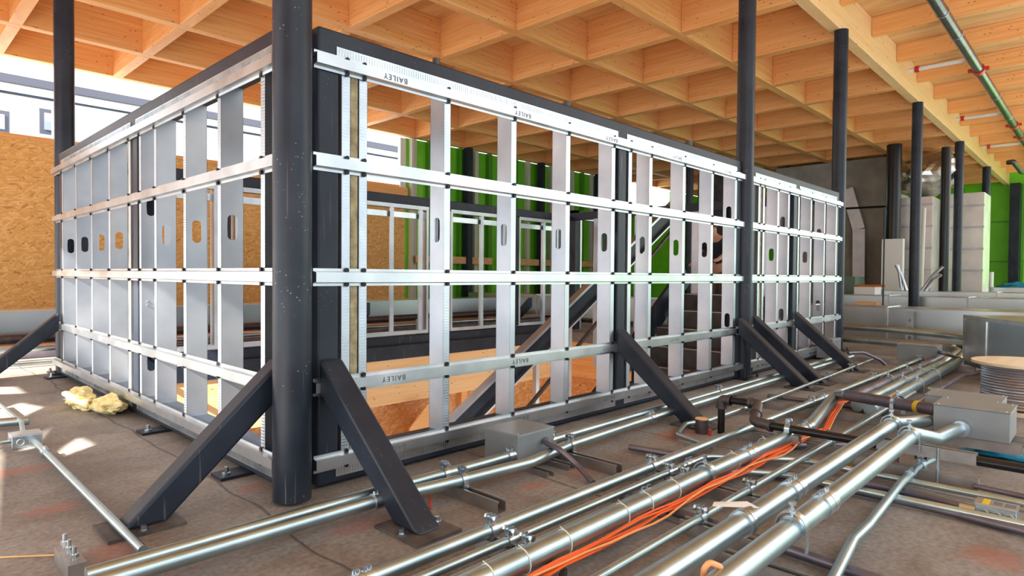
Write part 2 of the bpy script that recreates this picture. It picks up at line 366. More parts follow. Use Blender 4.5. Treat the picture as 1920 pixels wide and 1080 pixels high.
tag(g.build('main_beam', 'beamw', bevel=.006, origin=(10, 2.15, CZ)), 'large pale glulam beam carried by the row of round steel columns', 'timber beam')
k = 0
x = 1.2
while x < 21.5:
    if x > 4:
        g = MB(); g.box((x-.045, -1.68, 3.61), (x+.045, 2.088, 3.828))
        tag(g.build('ceiling_joist', 'gluY', bevel=.004, origin=(x, -1, 3.7)), 'pale shallow timber joist right of the big beam, %s from the camera' % ordn[k], 'timber joist', 'shallow joists right of the main beam'); k += 1
    x += 1.18
# little packing blocks under the deck inside the cells
for i, (px, py, zz) in enumerate(((1160, 22, 3.7), (1263, 80, 3.7), (1346, 129, 3.7), (1462, 24, 3.7), (1520, 85, 3.7), (445, 12, 3.7), (748, 20, 3.7))):
    p = at(px, py, Z=3.72)
    yb = min([2.21]+[y+BW/2 for y in YB], key=lambda v: abs(v-p.y)); xb = min([x-BW/2 for x in XB], key=lambda v: abs(v-p.x))
    q = MB(); q.box((p.x-.11, yb+.001, 3.70), (p.x+.07, yb+.05, 3.80))
    tag(q.build('packing_block', 'beamw', origin=(p.x, yb, 3.7)), 'small timber packing block nailed high inside a ceiling cell', 'timber block', 'packing blocks in the ceiling cells')

# outer wall on the far side: strand board parapet, then green sheathing
g = MB(); g.box((-1.4, 9.70, 0), (7.16, 9.78, 2.40)); struct(g, 'wall_far', 'osb')
g = MB(); g.box((-1.4, 9.66, 2.40), (7.16, 9.80, 2.45)); struct(g, 'trim_parapet', 'glu')
g = MB(); g.box((6.1, 9.60, 2.1), (7.16, 9.70, 2.4)); struct(g, 'trim_header', 'glu')
g = MB(); g.box((7.18, 9.70, 0), (14.75, 9.78, 3.36)); struct(g, 'wall_green_far', 'green')
g = MB(); g.box((14.75, 9.70, 0), (17.1, 9.78, 2.75)); struct(g, 'wall_green_low', 'green')
g = MB(); g.box((17.1, 9.70, 0), (22.2, 9.78, 3.36)); struct(g, 'wall_green_end', 'green')
g = MB(); g.box((22.0, -1.7, 0), (22.1, 9.78, 3.83)); struct(g, 'wall_end', 'green')
# cream-edged studs and dark posts standing in front of the green sheathing
x = 7.25; i = 0
while x < 14.7:
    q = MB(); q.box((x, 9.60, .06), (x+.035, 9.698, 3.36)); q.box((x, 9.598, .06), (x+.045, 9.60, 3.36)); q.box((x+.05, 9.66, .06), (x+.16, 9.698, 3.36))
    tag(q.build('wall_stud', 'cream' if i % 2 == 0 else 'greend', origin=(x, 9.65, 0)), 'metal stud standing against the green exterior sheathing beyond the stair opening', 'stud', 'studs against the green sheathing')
    x += .406; i += 1
for x in (8.55, 10.8, 13.0):
    q = MB(); q.box((x, 9.45, 0), (x+.13, 9.58, 3.36)); tag(q.build('dark_post', 'dark', origin=(x, 9.5, 0)), 'dark square steel post in front of the green wall', 'post', 'dark posts before the green wall')
g = MB(); g.box((7.0, 9.62, 2.05), (7.12, 9.70, 3.33)); tag(g.build('white_jamb', 'white', origin=(7.05, 9.65, 2)), 'narrow white metal jamb between the sky gap and the green wall', 'jamb')
for i, (x0, x1) in enumerate(((7.3, 9.3), (9.6, 11.8), (12.1, 14.2))):
    q = MB(); q.box((x0, 9.50, 1.0), (x1, 9.54, 1.14)); tag(q.build('backing_board', 'ply', origin=(x0, 9.52, 1.07)), 'horizontal tan backing board fixed across the studs of the green wall', 'board', 'backing boards on the green wall')

# ribs, rails and posts of the far end wall
for i, y in enumerate([.2, .9, 1.75, 2.6, 3.1, 3.6, 4.1]):
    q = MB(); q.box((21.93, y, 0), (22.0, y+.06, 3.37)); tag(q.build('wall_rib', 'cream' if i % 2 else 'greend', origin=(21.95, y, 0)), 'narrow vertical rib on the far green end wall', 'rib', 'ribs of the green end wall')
for z in (1.25, 2.35):
    q = MB(); q.box((21.96, -1.7, z), (22.0, 5, z+.03)); tag(q.build('wall_joint', 'greend', origin=(21.98, 0, z)), 'thin horizontal %s seam rail across the green end wall' % ('lower' if z < 2 else 'upper'), 'seam rail')
q = MB(); q.box((21.6, 1.82, 0), (21.8, 2.04, 3.37)); tag(q.build('dark_post', 'dark', origin=(21.7, 1.9, 0)), 'dark square post against the green end wall at far right', 'post')
# concrete core
a = at(1588, 540, X=15.2); b = at(1662, 540, X=15.2)
g = MB(); g.box((15.2, b.y, 0), (17.0, a.y+1.6, CZ)); struct(g, 'wall_concrete', 'concrete')

# neighbouring building beyond the parapet
nb = thing('neighbour_building', 'white rendered building with dark coping and small windows seen over the parapet', 'building', (0, 24, 0))
def nbp(px, py): return at(px, py, Y=24.0)
e0 = nbp(0, 152)
MB().box((-14, 24, -4), (22, 32, e0.z)).build('facade', 'plaster', nb)
MB().box((-14, 23.8, e0.z-.02), (22, 32, e0.z+.22)).build('coping', 'frame', nb)
MB().box((-14, 23.93, nbp(0, 171).z-.04), (22, 24, nbp(0, 171).z+.03)).build('score_line', 'dark', nb)
for (x0, y0, x1, y1) in ((-40, 210, 17, 245), (73, 211, 120, 250)):
    p = nbp(x0, y1); q = nbp(x1, y0)
    w = MB().box((p.x, 23.9, p.z), (q.x, 24.0, q.z)).build('window', 'frame', nb)
    MB().box((p.x+.12, 23.88, p.z+.12), (q.x-.12, 23.9, q.z-.12)).build('pane', 'glass', w)
p = nbp(134, 236); MB().box((p.x-.1, 23.85, p.z-.1), (p.x+.15, 24, p.z+.1)).build('wall_vent', 'frame', nb)
p = nbp(84, 262); q = nbp(190, 233)
rb = MB().box((p.x, 21.8, -4), (q.x+.6, 23.0, q.z)); tag(rb.build('roof_unit', 'grey', origin=(p.x, 22, 0)), 'low grey block standing in front of the white neighbour building', 'building')

# unseen screen added left of view, holes cut to shape the sun patches
XW = -1.5
def sheet_with_holes(name, x, outer, holes, m):
    cu = bpy.data.curves.new(name, 'CURVE'); cu.dimensions = '2D'; cu.fill_mode = 'BOTH'; cu.extrude = .03
    for poly in [outer]+holes:
        sp_ = cu.splines.new('POLY'); sp_.points.add(len(poly)-1)
        for k_, (a_, b_) in enumerate(poly): sp_.points[k_].co = (a_, b_, 0, 1)
        sp_.use_cyclic_u = True
    to = bpy.data.objects.new('tmp', cu); COL.objects.link(to)
    me = bpy.data.meshes.new_from_object(to); bpy.data.objects.remove(to)
    me.transform(Matrix(((0, 0, 1, x), (1, 0, 0, 0), (0, 1, 0, 0), (0, 0, 0, 1))))
    me.materials.append(M[m]); o = bpy.data.objects.new(name, me); COL.objects.link(o); return tag(o, kind='structure')
def sunward(p):
    """where the ray of sun that reaches p passes the added left screen"""
    t = (p.x-XW)/SUND.x; return (p.y-SUND.y*t, p.z-SUND.z*t)
holes = []
for poly in (((78, 862), (135, 853), (190, 832), (150, 812), (118, 832)), ((20, 850), (80, 838), (118, 780), (108, 778)), ((0, 806), (92, 762), (40, 752), (-30, 775)), ((107, 800), (137, 796), (130, 788)), ((-60, 742), (60, 738), (40, 724), (-60, 726))):
    holes.append([sunward(at(px, py, Z=0)) for px, py in poly])
holes.append([sunward(Vector((1.0, y, z))) for y, z in ((2.25, .13), (5.62, .13), (5.62, 1.0), (4.9, .80), (2.25, .70))])
holes.append([sunward(Vector((.80, y, z))) for y, z in ((4.05, .06), (4.6, .02), (4.6, .10), (4.1, .12))])
holes.append([sunward(Vector((x_, 5.62, z_))) for x_, z_ in ((.42, -.02), (.62, -.02), (1.03, .34), (1.03, .52), (.86, .46))])
holes[-1] = [(y_+d_, z_) for (y_, z_), d_ in zip(holes[-1], (.14, -.14, -.14, .14, .14))]
sheet_with_holes('sun_patch_screen', XW, [(-1.7, .92), (9.7, .92), (9.7, CZ+.46), (-1.7, CZ+.46)], holes, 'osb')
g = MB(); g.box((12.0, -7.1, -3.0), (30.0, -7.0, 1.7)); struct(g, 'green_bounce_hoarding', 'green')  # unseen hoarding added to bounce green onto rails and conduits
ob = MB().box((-9, -10.0, -4), (11.5, -9.6, 7.5)).build('opposite_reflector', 'facade', origin=(0, -9.8, -4)); tag(ob, 'unseen plain grey reflector block added across the open side of the floor', 'building')  # unseen block added so the rails reflect grey instead of bright sky

# ---------------------------------------------------------------- columns
def column(x, y, r, z1, label, name='steel_column', base=True):
    t = thing(name, label, 'column', (x, y, 0), 'round dark steel columns')
    MB().cyl((x, y, .012), (x, y, z1), r, 40).build('shaft', 'col', t)
    if base:
        pl = MB().box((x-r-.04, y-r-.04, 0), (x+r+.04, y+r+.04, .012)).build('base_plate', 'dark', t)
        b = MB()
        for sx in (-1, 1):
            for sy in (-1, 1): b.cyl((x+sx*(r+.02), y+sy*(r+.02), .012), (x+sx*(r+.02), y+sy*(r+.02), .035), .009, 6)
        b.build('anchor_bolt', 'iron', pl)
    return t
column(1.012, 2.0, .0635, CZ+.4, 'thick dark steel column at the near corner of the two stud walls', base=False)
column(1.09, 5.78, .066, CZ+.4, 'dark steel column at the far left end of the short stud wall')
column(4.68, 2.035, .064, CZ, 'dark steel column in the gap between the two long wall panels')
column(7.16, 2.1, .068, CZ, 'dark steel column at the right end of the second wall panel')
column(10.85, 2.12, .07, CZ, 'dark steel column standing alone amid the ducts right of the stud walls')
column(14.45, 2.13, .075, CZ, 'second to last dark column under the big beam at right')
column(18.1, 2.14, .08, CZ, 'furthest dark column under the big beam')

# ---------------------------------------------------------------- stud wall panels
def knock_plate(mb, f, v0, v1, z0, z1, holes, w=.042, h=.105, two=.0015):
    """flat web between v0..v1, z0..z1 with vertical slot holes; f(v, z, side) gives the point"""
    cv = (v0+v1)/2; zs = z0
    def quad(a, b, c, d):
        mb.add([f(a, b, 0), f(c, b, 0), f(c, d, 0), f(a, d, 0), f(a, b, 1), f(c, b, 1), f(c, d, 1), f(a, d, 1)], [(0, 1, 2, 3), (7, 6, 5, 4), (0, 4, 5, 1), (2, 6, 7, 3)])
    for hz in sorted(holes):
        a, b = hz-h*.75, hz+h*.75
        quad(v0, zs, v1, a)
        inner = []
        for i in range(16):
            t = 2*PI*i/16; x = math.cos(t)*w/2; z = math.sin(t)*w/2
            inner.append((cv+x, hz+z+(h-w)/2*(0 if abs(z) < 1e-5 else (1 if z > 0 else -1))))
        outer = []
        for i in range(16):
            t = 2*PI*i/16; c, s_ = math.cos(t), math.sin(t); m = max(abs(c), abs(s_))
            outer.append((cv+c/m*(v1-v0)/2, hz+s_/m*(b-a)/2))
        vs = []; fs = []
        for sd in (0, 1):
            vs += [f(*p, sd) for p in outer]+[f(*p, sd) for p in inner]
        for i in range(16):
            j = (i+1) % 16
            fs += [(i, j, 16+j, 16+i), (32+i, 48+i, 48+j, 32+j), (16+i, 16+j, 48+j, 48+i)]
        mb.add(vs, fs)
        # corner fillers of the outer square
        zs = b
    quad(v0, zs, v1, z1)

RZ = [1.528, 1.172, .763, .372, .098]
def wall_panel(name, label, base, along_x, u0, u1, studs, posts, holes, text=True, rail_ext=(.02, .06), splice=None, wool=None, plates=()):
    """u runs along the wall, v inward, z up"""
    def W3(u, v, z): return Vector((u, base+v, z)) if along_x else Vector((base+v, u, z))
    U = Vector((1, 0, 0)) if along_x else Vector((0, 1, 0)); V = Vector((0, 1, 0)) if along_x else Vector((1, 0, 0)); Z = Vector((0, 0, 1))
    t = thing(name, label, 'wall frame', W3((u0+u1)/2, .05, 0), 'dark tube frames filled with steel studs')
    TW = .102
    def bx(mb, a, b): return mb.box(W3(*a), W3(*b))
    bx(MB(), (u0, 0, 1.65-TW), (u1, TW, 1.65)).build('top_tube', 'dark', t, bevel=.008)
    bx(MB(), (u0, 0, .012), (u1, TW, .012+TW)).build('bottom_tube', 'dark', t, bevel=.008)
    for p in posts: bx(MB(), (p, .001, .114), (p+.08, TW-.001, 1.548)).build('post', 'dark', t, bevel=.006)
    for p in plates:
        pl = bx(MB(), (p-.05, -.11, 0), (p+.05, .11, .012)).build('base_plate', 'dark', t)
        b = MB(); c = W3(p-.01, -.075, .012); b.cyl(c, c+Z*.006, .016, 12); b.cyl(c, c+Z*.028, .009, 6); b.build('anchor_bolt', 'zinc', pl)
    for i, (u, hz) in enumerate(studs):
        m = MB(); D = .092
        knock_plate(m, lambda v, z, sd, u=u: W3(u+sd*.0012, v, z), 0, D, .114, 1.548, hz)
        bx(m, (u, 0, .114), (u+.035, .0012, 1.548)); bx(m, (u, D-.0012, .114), (u+.035, D, 1.548))
        bx(m, (u+.034, 0, .114), (u+.035, .010, 1.548)); bx(m, (u+.034, D-.01, .114), (u+.035, D, 1.548))
        so_ = m.build('stud', 'stud', t)
        if len(hz) == 2:
            wb = MB()
            for zz in (hz[1]+.30 if hz[1] < hz[0] else .85, 1.40, .62):
                for vv in (.030, .066): c = W3(u, vv, zz); wb.cyl(c-U*.006, c, .005, 8)
            wb.build('web_bolt', 'zinc', so_)
        if i < 3:      # knurled dimples of the nearest flanges
            kb = MB()
            for r_ in range(120):
                z = .13+r_*.0118
                if any(abs(z-rz) < .034 for rz in RZ): continue
                kb.box(W3(u+.004, -.0008, z), W3(u+.031, 0, z+.004))
            kb.build('knurling', 'zinc', t)
    if wool: bx(MB(), (wool[0], .004, .114), (wool[1], .09, 1.548)).build('insulation_strip', 'woolg', t)
    a, b = u0-rail_ext[0], u1+rail_ext[1]
    # track legs clipped over the tubes
    segs = [(u0+.07, u1-.08)] if splice is None else [(u0+.07, splice-.05), (splice+.04, u1-.08)]
    for sa, sb in segs:
        for z0, z1 in ((1.546, 1.592), (.036, .072)):
            tr = bx(MB(), (sa, -.004, z0), (sb, 0, z1)).build('track', 'rail', t)
            rb = MB(); uu = sa+.01
            while uu < min(sb, sa+1.6): bx(rb, (uu, -.0052, z0+.006), (uu+.004, -.004, z1-.006)); uu += .0115
            rb.build('ribbing', 'zinc', tr)
    # hat channels
    for ri, rz in enumerate(RZ):
        h = .0315; w = .017; dp = .022; th = .0012
        outer = [(0, -h), (0, -w-.004), (-dp, -w), (-dp, w), (0, w+.004), (0, h)]
        inner = [(-th, h), (-th, w+.004+.001), (-dp-th, w+.001), (-dp-th, -w-.001), (-th, -w-.005), (-th, -h)]
        ch = MB(); ch.prof([(x, y) for x, y in outer+inner], W3(a, -.001 if ri not in (0, 4) else -.0055, rz), W3(b, -.001 if ri not in (0, 4) else -.0055, rz), V, Z)
        o = ch.build('hat_channel', 'rail', t)
        sc = MB()
        for (u, _h) in studs:
            for dz in (-.0265, .0265):
                c = W3(u+.018, -.008, rz+dz); sc.cyl(c-V*.003, c+V*.005, .0082, 8)
        sc.build('screw_row', 'screw', o)
        if text and along_x and ri in (0, 3, 4):
            for k, uu in enumerate([a+.33+.72*j for j in range(int((b-a-.4)/.72)+1)]):
                cu = bpy.data.curves.new('ink_lettering', 'FONT'); cu.body = 'BAILEY'; cu.size = .030; cu.align_x = 'CENTER'; cu.align_y = 'CENTER'; cu.space_character = 1.25
                to = bpy.data.objects.new('tmp', cu); COL.objects.link(to)
                me = bpy.data.meshes.new_from_object(to); bpy.data.objects.remove(to)
                rot = Matrix.Rotation(PI/2, 4, 'X') @ Matrix.Rotation(PI, 4, 'Z')
                me.transform(rot); me.transform(Matrix.Translation(W3(uu, -dp-th-.0012-(.0055 if ri in (0, 4) else .001), rz)-Vector(t['_o'])))
                me.materials.append(M['ink']); lo = bpy.data.objects.new('ink_lettering', me); COL.objects.link(lo); lo.parent = o; lo['_o'] = t['_o']
    return t
K = [.965]
WALLS = []
WALLS.append(wall_panel('stud_wall', 'long near stud wall panel of bright steel studs right of the corner column', 2.03, True, 1.124, 4.60,
           [(1.217, []), (1.29, [])]+[(u, K) for u in (1.70, 2.105, 2.51, 2.915)]+[(3.085, [])]+[(u, K) for u in (3.31, 3.72, 4.12)]+[(4.50, [1.25, .45])],
           [1.126, 2.985, 4.535], K, splice=3.02, wool=(1.256, 1.286)))
wall_panel('stud_wall', 'short stud wall panel receding to the left of the corner column', 1.03, False, 2.10, 5.66,
           [(2.245, []), (2.648, K), (3.045, K), (3.455, K), (3.70, [1.128, .30]), (3.885, []), (4.29, K), (4.70, K), (5.115, K), (5.53, K)],
           [2.105, 3.77, 5.58], K, splice=3.83, text=False, rail_ext=(-.03, .12), wool=(3.9225, 3.95), plates=(2.42, 3.35, 4.3, 5.55))
wall_panel('stud_wall', 'shorter stud wall panel beyond the middle column, third along', 2.03, True, 4.79, 6.95,
           [(4.93, []), (5.02, []), (5.32, K), (5.56, [1.25, .45]), (5.80, K), (6.12, K), (6.50, [1.2, .5]), (6.86, [])],
           [4.79, 5.70, 6.865], K, splice=5.78, wool=(4.968, 5.0), text=False, rail_ext=(.03, .04))

# far side frames seen through the near wall
fr = thing('rough_frame', 'far stud frame with window openings behind the stair opening, dark tube header', 'wall frame', (4, 5.62, 0))
MB().box((1.13, 5.60, 1.54), (6.97, 5.70, 1.64)).build('top_tube', 'dark', fr, bevel=.006)
MB().box((1.13, 5.60, .0), (6.97, 5.70, .10)).build('bottom_tube', 'dark', fr, bevel=.006)
def opening(x0, x1, par, mid=True):
    tr = MB(); tr.box((x0, 5.60, 1.50), (x1, 5.69, 1.515)); tr.box((x0, 5.60, .115), (x1, 5.69, .15)); tr.box((x0, 5.60, .15), (x0+.03, 5.69, 1.5)); tr.box((x1-.03, 5.60, .15), (x1, 5.69, 1.5))
    tr.box((x0, 5.595, 1.515), (x1, 5.60, 1.54))
    o = tr.build('opening_track', 'galv', par)
    MB().box((x0+.03, 5.64, 1.40), (x1-.03, 5.66, 1.46)).build('head_channel', 'rail', o)
    for xs in [x0+.49, x1-.13]:
        MB().box((xs, 5.61, .15), (xs+.05, 5.615, 1.5)).box((xs+.045, 5.615, .15), (xs+.05, 5.69, 1.5)).build('stud', 'stud', o)
for x0, x1 in ((1.24, 2.15), (2.3, 3.3), (3.46, 4.47), (4.80, 5.80), (5.97, 6.86)): opening(x0, x1, fr)
for x in (1.14, 2.18, 3.34, 4.60, 5.85, 6.88): MB().box((x, 5.605, .10), (x+.085, 5.69, 1.54)).build('post', 'dark', fr)
# doorway like portal right of it
pt = thing('portal_frame', 'dark narrow portal frame in front of the green wall, lined with steel track', 'wall frame', (7.4, 5.6, 0))
MB().box((7.15, 5.6, 0), (7.25, 5.7, 1.72)).box((7.15, 5.6, 1.64), (8.6, 5.7, 1.72)).box((8.5, 5.6, 0), (8.6, 5.7, 1.66)).build('tube_frame', 'dark', pt)
MB().box((7.27, 5.6, 0), (7.31, 5.69, 1.62)).box((7.27, 5.6, 1.59), (8.48, 5.69, 1.62)).build('lining_track', 'galv', pt)
# end wall of the enclosure (closing the right side)
ew = thing('stud_wall', 'end stud frame closing the far right side of the stair opening', 'wall frame', (6.9, 4, 0))
MB().box((6.90, 2.14, 1.55), (7.0, 5.58, 1.65)).build('top_tube', 'dark', ew)
for y in (2.75, 3.55, 4.35, 5.0):
    MB().box((6.90, y, 0), (6.935, y+.002, 1.55)).box((6.90, y, 0), (6.902, y+.09, 1.55)).build('stud', 'stud', ew)
for y in (4.9,): MB().box((6.92, y-.02, .0), (7.0, y-.12, 1.55)).build('post', 'dark', ew)

# ---------------------------------------------------------------- braces
def brace(p, q, label, w=.088):
    p, q = Vector(p), Vector(q)
    t = thing('steel_brace', label, 'brace', (q.x, q.y, 0), 'dark diagonal tube braces')
    m = MB(); d = (q-p); hz = Vector((d.x, d.y, 0)).normalized(); sd = Vector((-hz.y, hz.x, 0))*w/2
    # tube cut vertical at the wall and level at the plate
    L = w*.72
    top = [p+Vector((0, 0, L)), p-Vector((0, 0, L))]
    foot = [q+hz*L*.98, q-hz*L*.98]
    vs = [top[0]+sd, top[0]-sd, top[1]-sd, top[1]+sd, foot[0]+sd, foot[0]-sd, foot[1]-sd, foot[1]+sd]
    m.add(vs, [(0, 1, 2, 3), (7, 6, 5, 4), (0, 4, 5, 1), (1, 5, 6, 2), (2, 6, 7, 3), (3, 7, 4, 0)])
    m.build('tube', 'dark', t, bevel=.01)
    z = Vector((0, 0, 1)); s2 = Vector((-hz.y, hz.x, 0))
    c = Vector((q.x, q.y, 0)); a = .105
    pl = MB(); pl.add([c+hz*a+s2*.085, c+hz*a-s2*.085, c-hz*a-s2*.085, c-hz*a+s2*.085]+[c+hz*a+s2*.085+z*.01, c+hz*a-s2*.085+z*.01, c-hz*a-s2*.085+z*.01, c-hz*a+s2*.085+z*.01],
           [(0, 1, 2, 3), (7, 6, 5, 4), (0, 4, 5, 1), (1, 5, 6, 2), (2, 6, 7, 3), (3, 7, 4, 0)])
    po = pl.build('base_plate', 'plate', t)
    for s_ in (-1, 1):
        b = MB(); c2 = c+s2*s_*.066+hz*.01+z*.01; b.cyl(c2, c2+z*.003, .014, 14); b.cyl(c2, c2+z*.016, .009, 6); b.build('anchor_bolt', 'zinc', po)
    return t
for x, lb in ((1.165, 'dark square brace in the right foreground of the corner column, foot on a bolted plate'), (3.0, 'dark square brace leaning on the middle post of the long stud wall'),
              (4.56, 'dark square brace just left of the middle column'), (4.86, 'dark square brace just right of the middle column'), (5.735, 'dark square brace leaning on the shorter panel beyond the middle column')):
    brace((x, 2.012 if x != 4.56 else 2.0, .41), (x, 1.505 if x < 2 else 1.54, .01), lb)
brace((1.012, 2.125, .41), (.585, 2.125, .01), 'dark square brace running left from the corner column to the floor')
brace((1.012, 5.62, .41), (.55, 5.62, .01), 'pale lit brace at the far left end of the short stud wall')

# ---------------------------------------------------------------- conduits, clamps, struts
def clamp(par, c, d, r, big=False, down=.04):
    c, d = Vector(c), Vector(d).normalized(); dh = Vector((d.x, d.y, 0)).normalized(); sd = Vector((-dh.y, dh.x, 0)); Z = Vector((0, 0, 1))
    m = MB(); w = .022 if not big else .02
    if big:
        m.band(c+Z*r*.22, dh, r*1.22, w, .0035, 22, -PI*.55, PI*.55)
        for s_ in (-1, 1): m.box(c+sd*s_*(r*1.20)-dh*w/2-Z*(r+down*.6), c+sd*s_*(r*1.26+.001)+dh*w/2+Z*0)
        m.band(c, dh, r+.0005, w*.8, .0025, 20, -PI*.5, PI*.5)
        o = m.build('pipe_clamp', 'zinc', par)
        b = MB(); top = c+Z*r*1.45; b.cyl(c+Z*r, top+Z*.022, .0045, 8); b.cyl(top+Z*.018, top+Z*.026, .0095, 6); b.cyl(top+Z*.002, top+Z*.008, .009, 6); b.build('clamp_bolt', 'zinc', o)
    else:
        m.band(c, dh, r+.001, w, .0034, 22, .22, 2*PI-.22)
        for s_ in (-1, 1):
            p = c+sd*s_*.0065+Z*r; m.bar(p-Z*.004, p+Z*.026, .003, w, up=dh)
            m.box(c+sd*s_*(r+.001)-dh*w/2-Z*(r+.02), c+sd*s_*(r+.0045)+dh*w/2)
        o = m.build('pipe_clamp', 'zinc', par)
        b = MB(); p = c+Z*(r+.016); b.cyl(p-sd*.020, p+sd*.020, .0042, 8); b.cyl(p-sd*.024, p-sd*.015, .0095, 6); b.cyl(p+sd*.012, p+sd*.019, .009, 6); b.build('clamp_bolt', 'zinc', o)
    return o
def coupling(par, c, d, r, L=.055, screws=True, m_='zinc'):
    c, d = Vector(c), Vector(d).normalized(); m = MB()
    m.tube([c-d*L/2, c-d*L/2+d*.001, c-d*.003, c-d*.003, c+d*.003, c+d*.003, c+d*L/2], lambda i: (r+.0045, r+.0045, r+.0045, r+.0025, r+.0025, r+.0045, r+.0045)[i], 22)
    o = m.build('coupling', m_, par)
    if screws:
        b = MB(); Z = Vector((0, 0, 1)); nrm = (Z-d*Z.dot(d)).normalized()
        for k in (-.38, -.2, .2, .38):
            p = c+d*L*k+nrm*(r+.002); b.cyl(p, p+nrm*.010, .0052, 8)
        b.build('set_screw', 'zinc', o)
    return o
def along(path, s_):
    """point and direction at fraction s_ of a path"""
    P = [Vector(p) for p in path]; Ls = [(P[i+1]-P[i]).length for i in range(len(P)-1)]; T = sum(Ls)*s_
    for i, l in enumerate(Ls):
        if T <= l or i == len(Ls)-1: return P[i]+(P[i+1]-P[i]).normalized()*min(T, l), (P[i+1]-P[i]).normalized()
        T -= l
def conduit(label, pts, r, m='emt', R=.18, clamps=(), couplings=(), big=False, name='conduit', cat='conduit', group=None, seg=20):
    path = fillet(pts, R)
    o = MB().tube(path, r, seg).build(name, m, origin=pts[0]); tag(o, label, cat, group)
    for X in clamps:
        c = _atX(path, X)
        if c: clamp(o, c[0], c[1], r, big)
    for X in couplings:
        c = _atX(path, X)
        if c: coupling(o, c[0], c[1], r, L=max(.055, r*2.7))
    return o
def _atX(path, X):
    for a, b in zip(path[:-1], path[1:]):
        a, b = Vector(a), Vector(b)
        if (a.x-X)*(b.x-X) <= 0 and abs(b.x-a.x) > 1e-6:
            t = (X-a.x)/(b.x-a.x); return a.lerp(b, t), (b-a)
    return None
def P3(px, py, z): return tuple(at(px, py, Z=z))

# conduits running beside the long wall
conduit('pale conduit nearest the long stud wall, left run ending in the small grey box', [(.36, 1.72, .064), (1.2, 1.715, .064), (1.60, 1.70, .064), (1.765, 1.70, .064)], .019, clamps=(1.44,), group=None)
conduit('conduit passing in front of the small grey box along the stud wall', [(-.4, 1.67, .064), (1.15, 1.65, .064), (1.36, 1.62, .064), (1.75, 1.582, .064), (2.05, 1.63, .064), (3.0, 1.665, .064), (6.2, 1.68, .064)], .021, clamps=(1.44, 2.06, 4.98), couplings=(1.13, 2.75))
conduit('conduit nearest the long stud wall, run leaving the right of the small grey box', [(2.01, 1.735, .064), (6.1, 1.76, .064)], .019, clamps=(2.06, 3.68, 4.98))
# triple run
conduit('thicker upper conduit of the parallel trio in the foreground', [(.5, 1.245, .062), (8.0, 1.19, .062)], .0195, clamps=(1.215, 2.05, 3.75, 5.0, 6.4), couplings=(.80, 3.95))
conduit('middle thin conduit of the foreground trio, bending right under the orange cables', [(.5, 1.172, .055), (2.33, 1.16, .055), (2.56, 1.02, .029), (2.66, .9, .029), (2.68, -.4, .029)], .0125, clamps=(1.215, 2.05), couplings=(2.2,))
conduit('front thin conduit of the foreground trio, bending right earlier than the middle one', [(.5, 1.108, .055), (2.12, 1.10, .055), (2.32, 1.02, .030), (2.42, .88, .029), (2.46, -.4, .029)], .0125, clamps=(1.215, 2.05), couplings=(1.80,))
# big conduit with orange cables
C0 = [P3(900, 1124, .075), P3(1335, 882, .075), P3(1440, 832, .075), P3(1518, 800, .075), P3(1566, 742, .085), P3(1598, 727, .125)]
cy = sum(p[1] for p in C0[:4])/4
C0 = [(.6, C0[1][1], .075), (C0[1][0], C0[1][1], .075), C0[3], C0[4], tuple(at(1588, 741, Z=.133)), tuple(at(1594, 741, Z=.134))]
cc = conduit('large bright conduit with orange cables tied along its side', C0, .029, R=.1, clamps=(2.07,), couplings=(2.42,), big=True)
coupling(cc, Vector(C0[2])-Vector((.05, 0, 0)), (1, 0, 0), .029)
pp0 = tuple(at(1588, 741, Z=.135)); pp1 = tuple(at(1757, 769, Z=.165))
q = conduit('large purplish conduit crossing to the big grey box with yellow tape', [pp0, pp1], .029, 'dullemt', R=.12, clamps=())
Pp = [pp0, pp1]
c_, d_ = along(Pp, .60); clamp(q, c_, d_, .029, True)
c_, d_ = along(Pp, .82); MB().tube([c_-d_*.012, c_+d_*.012], .0298, 20).build('yellow_tape', 'yellow', q)
for i, X in enumerate((1.0, 1.12, 1.28, 1.55, 1.68, 1.85, 2.3, 2.6)):
    z0 = C0[1][1]; m = MB(); m.torus((X, z0, .073), (1, -.15, 0), .0312, .0016, 26, 6); m.bar((X, z0, .1045), (X-.01, z0+.006, .115), .004, .002)
    m.build('cable_tie', 'tie', cc)
# orange data cables: three bundles as separate cables
for i in range(6):
    rr = random.Random(i); pts = []
    for k in range(26):
        X = .75+k*(C0[2][0]-.75)/25
        off = .034+.0085*((i % 3)) ; pts.append((X, C0[1][1]-off-.004*math.sin(X*5+i)-(.03*max(0, math.sin((X-1.3)*6)) if i == 5 else 0), .05+.011*(i//3)-.010*abs(math.sin(X*7+i*.4))))
    e = pts[-1]; pts += [(e[0]+.12, e[1]-.01, .05), tuple(at(1543+2.2*i, 806, Z=.05+.006*(i%2))), tuple(at(1556+2.4*i, 778, Z=.05+.006*(i%2))), tuple(at(1572+2.2*i, 755, Z=.05)), tuple(at(1596+3*i, 748-i, Z=.04)), tuple(at(1630+4*i, 744-i, Z=.02))]
    tag(MB().tube(fillet(pts, .05), .0034, 8).build('data_cable', 'orangel' if i == 5 else 'orange', origin=pts[0]),
        'pale orange cable drooping below its bundle' if i == 5 else 'bright orange cable in the bundle tied to the large conduit', 'cable', None if i == 5 else 'orange cables along the large conduit')
# thin conduit D
conduit('thin straight conduit between the orange cables and the big pair', [(.7, .868, .055), (4.6, .885, .055)], .0125, clamps=(1.73, 2.08, 2.95, 4.0))
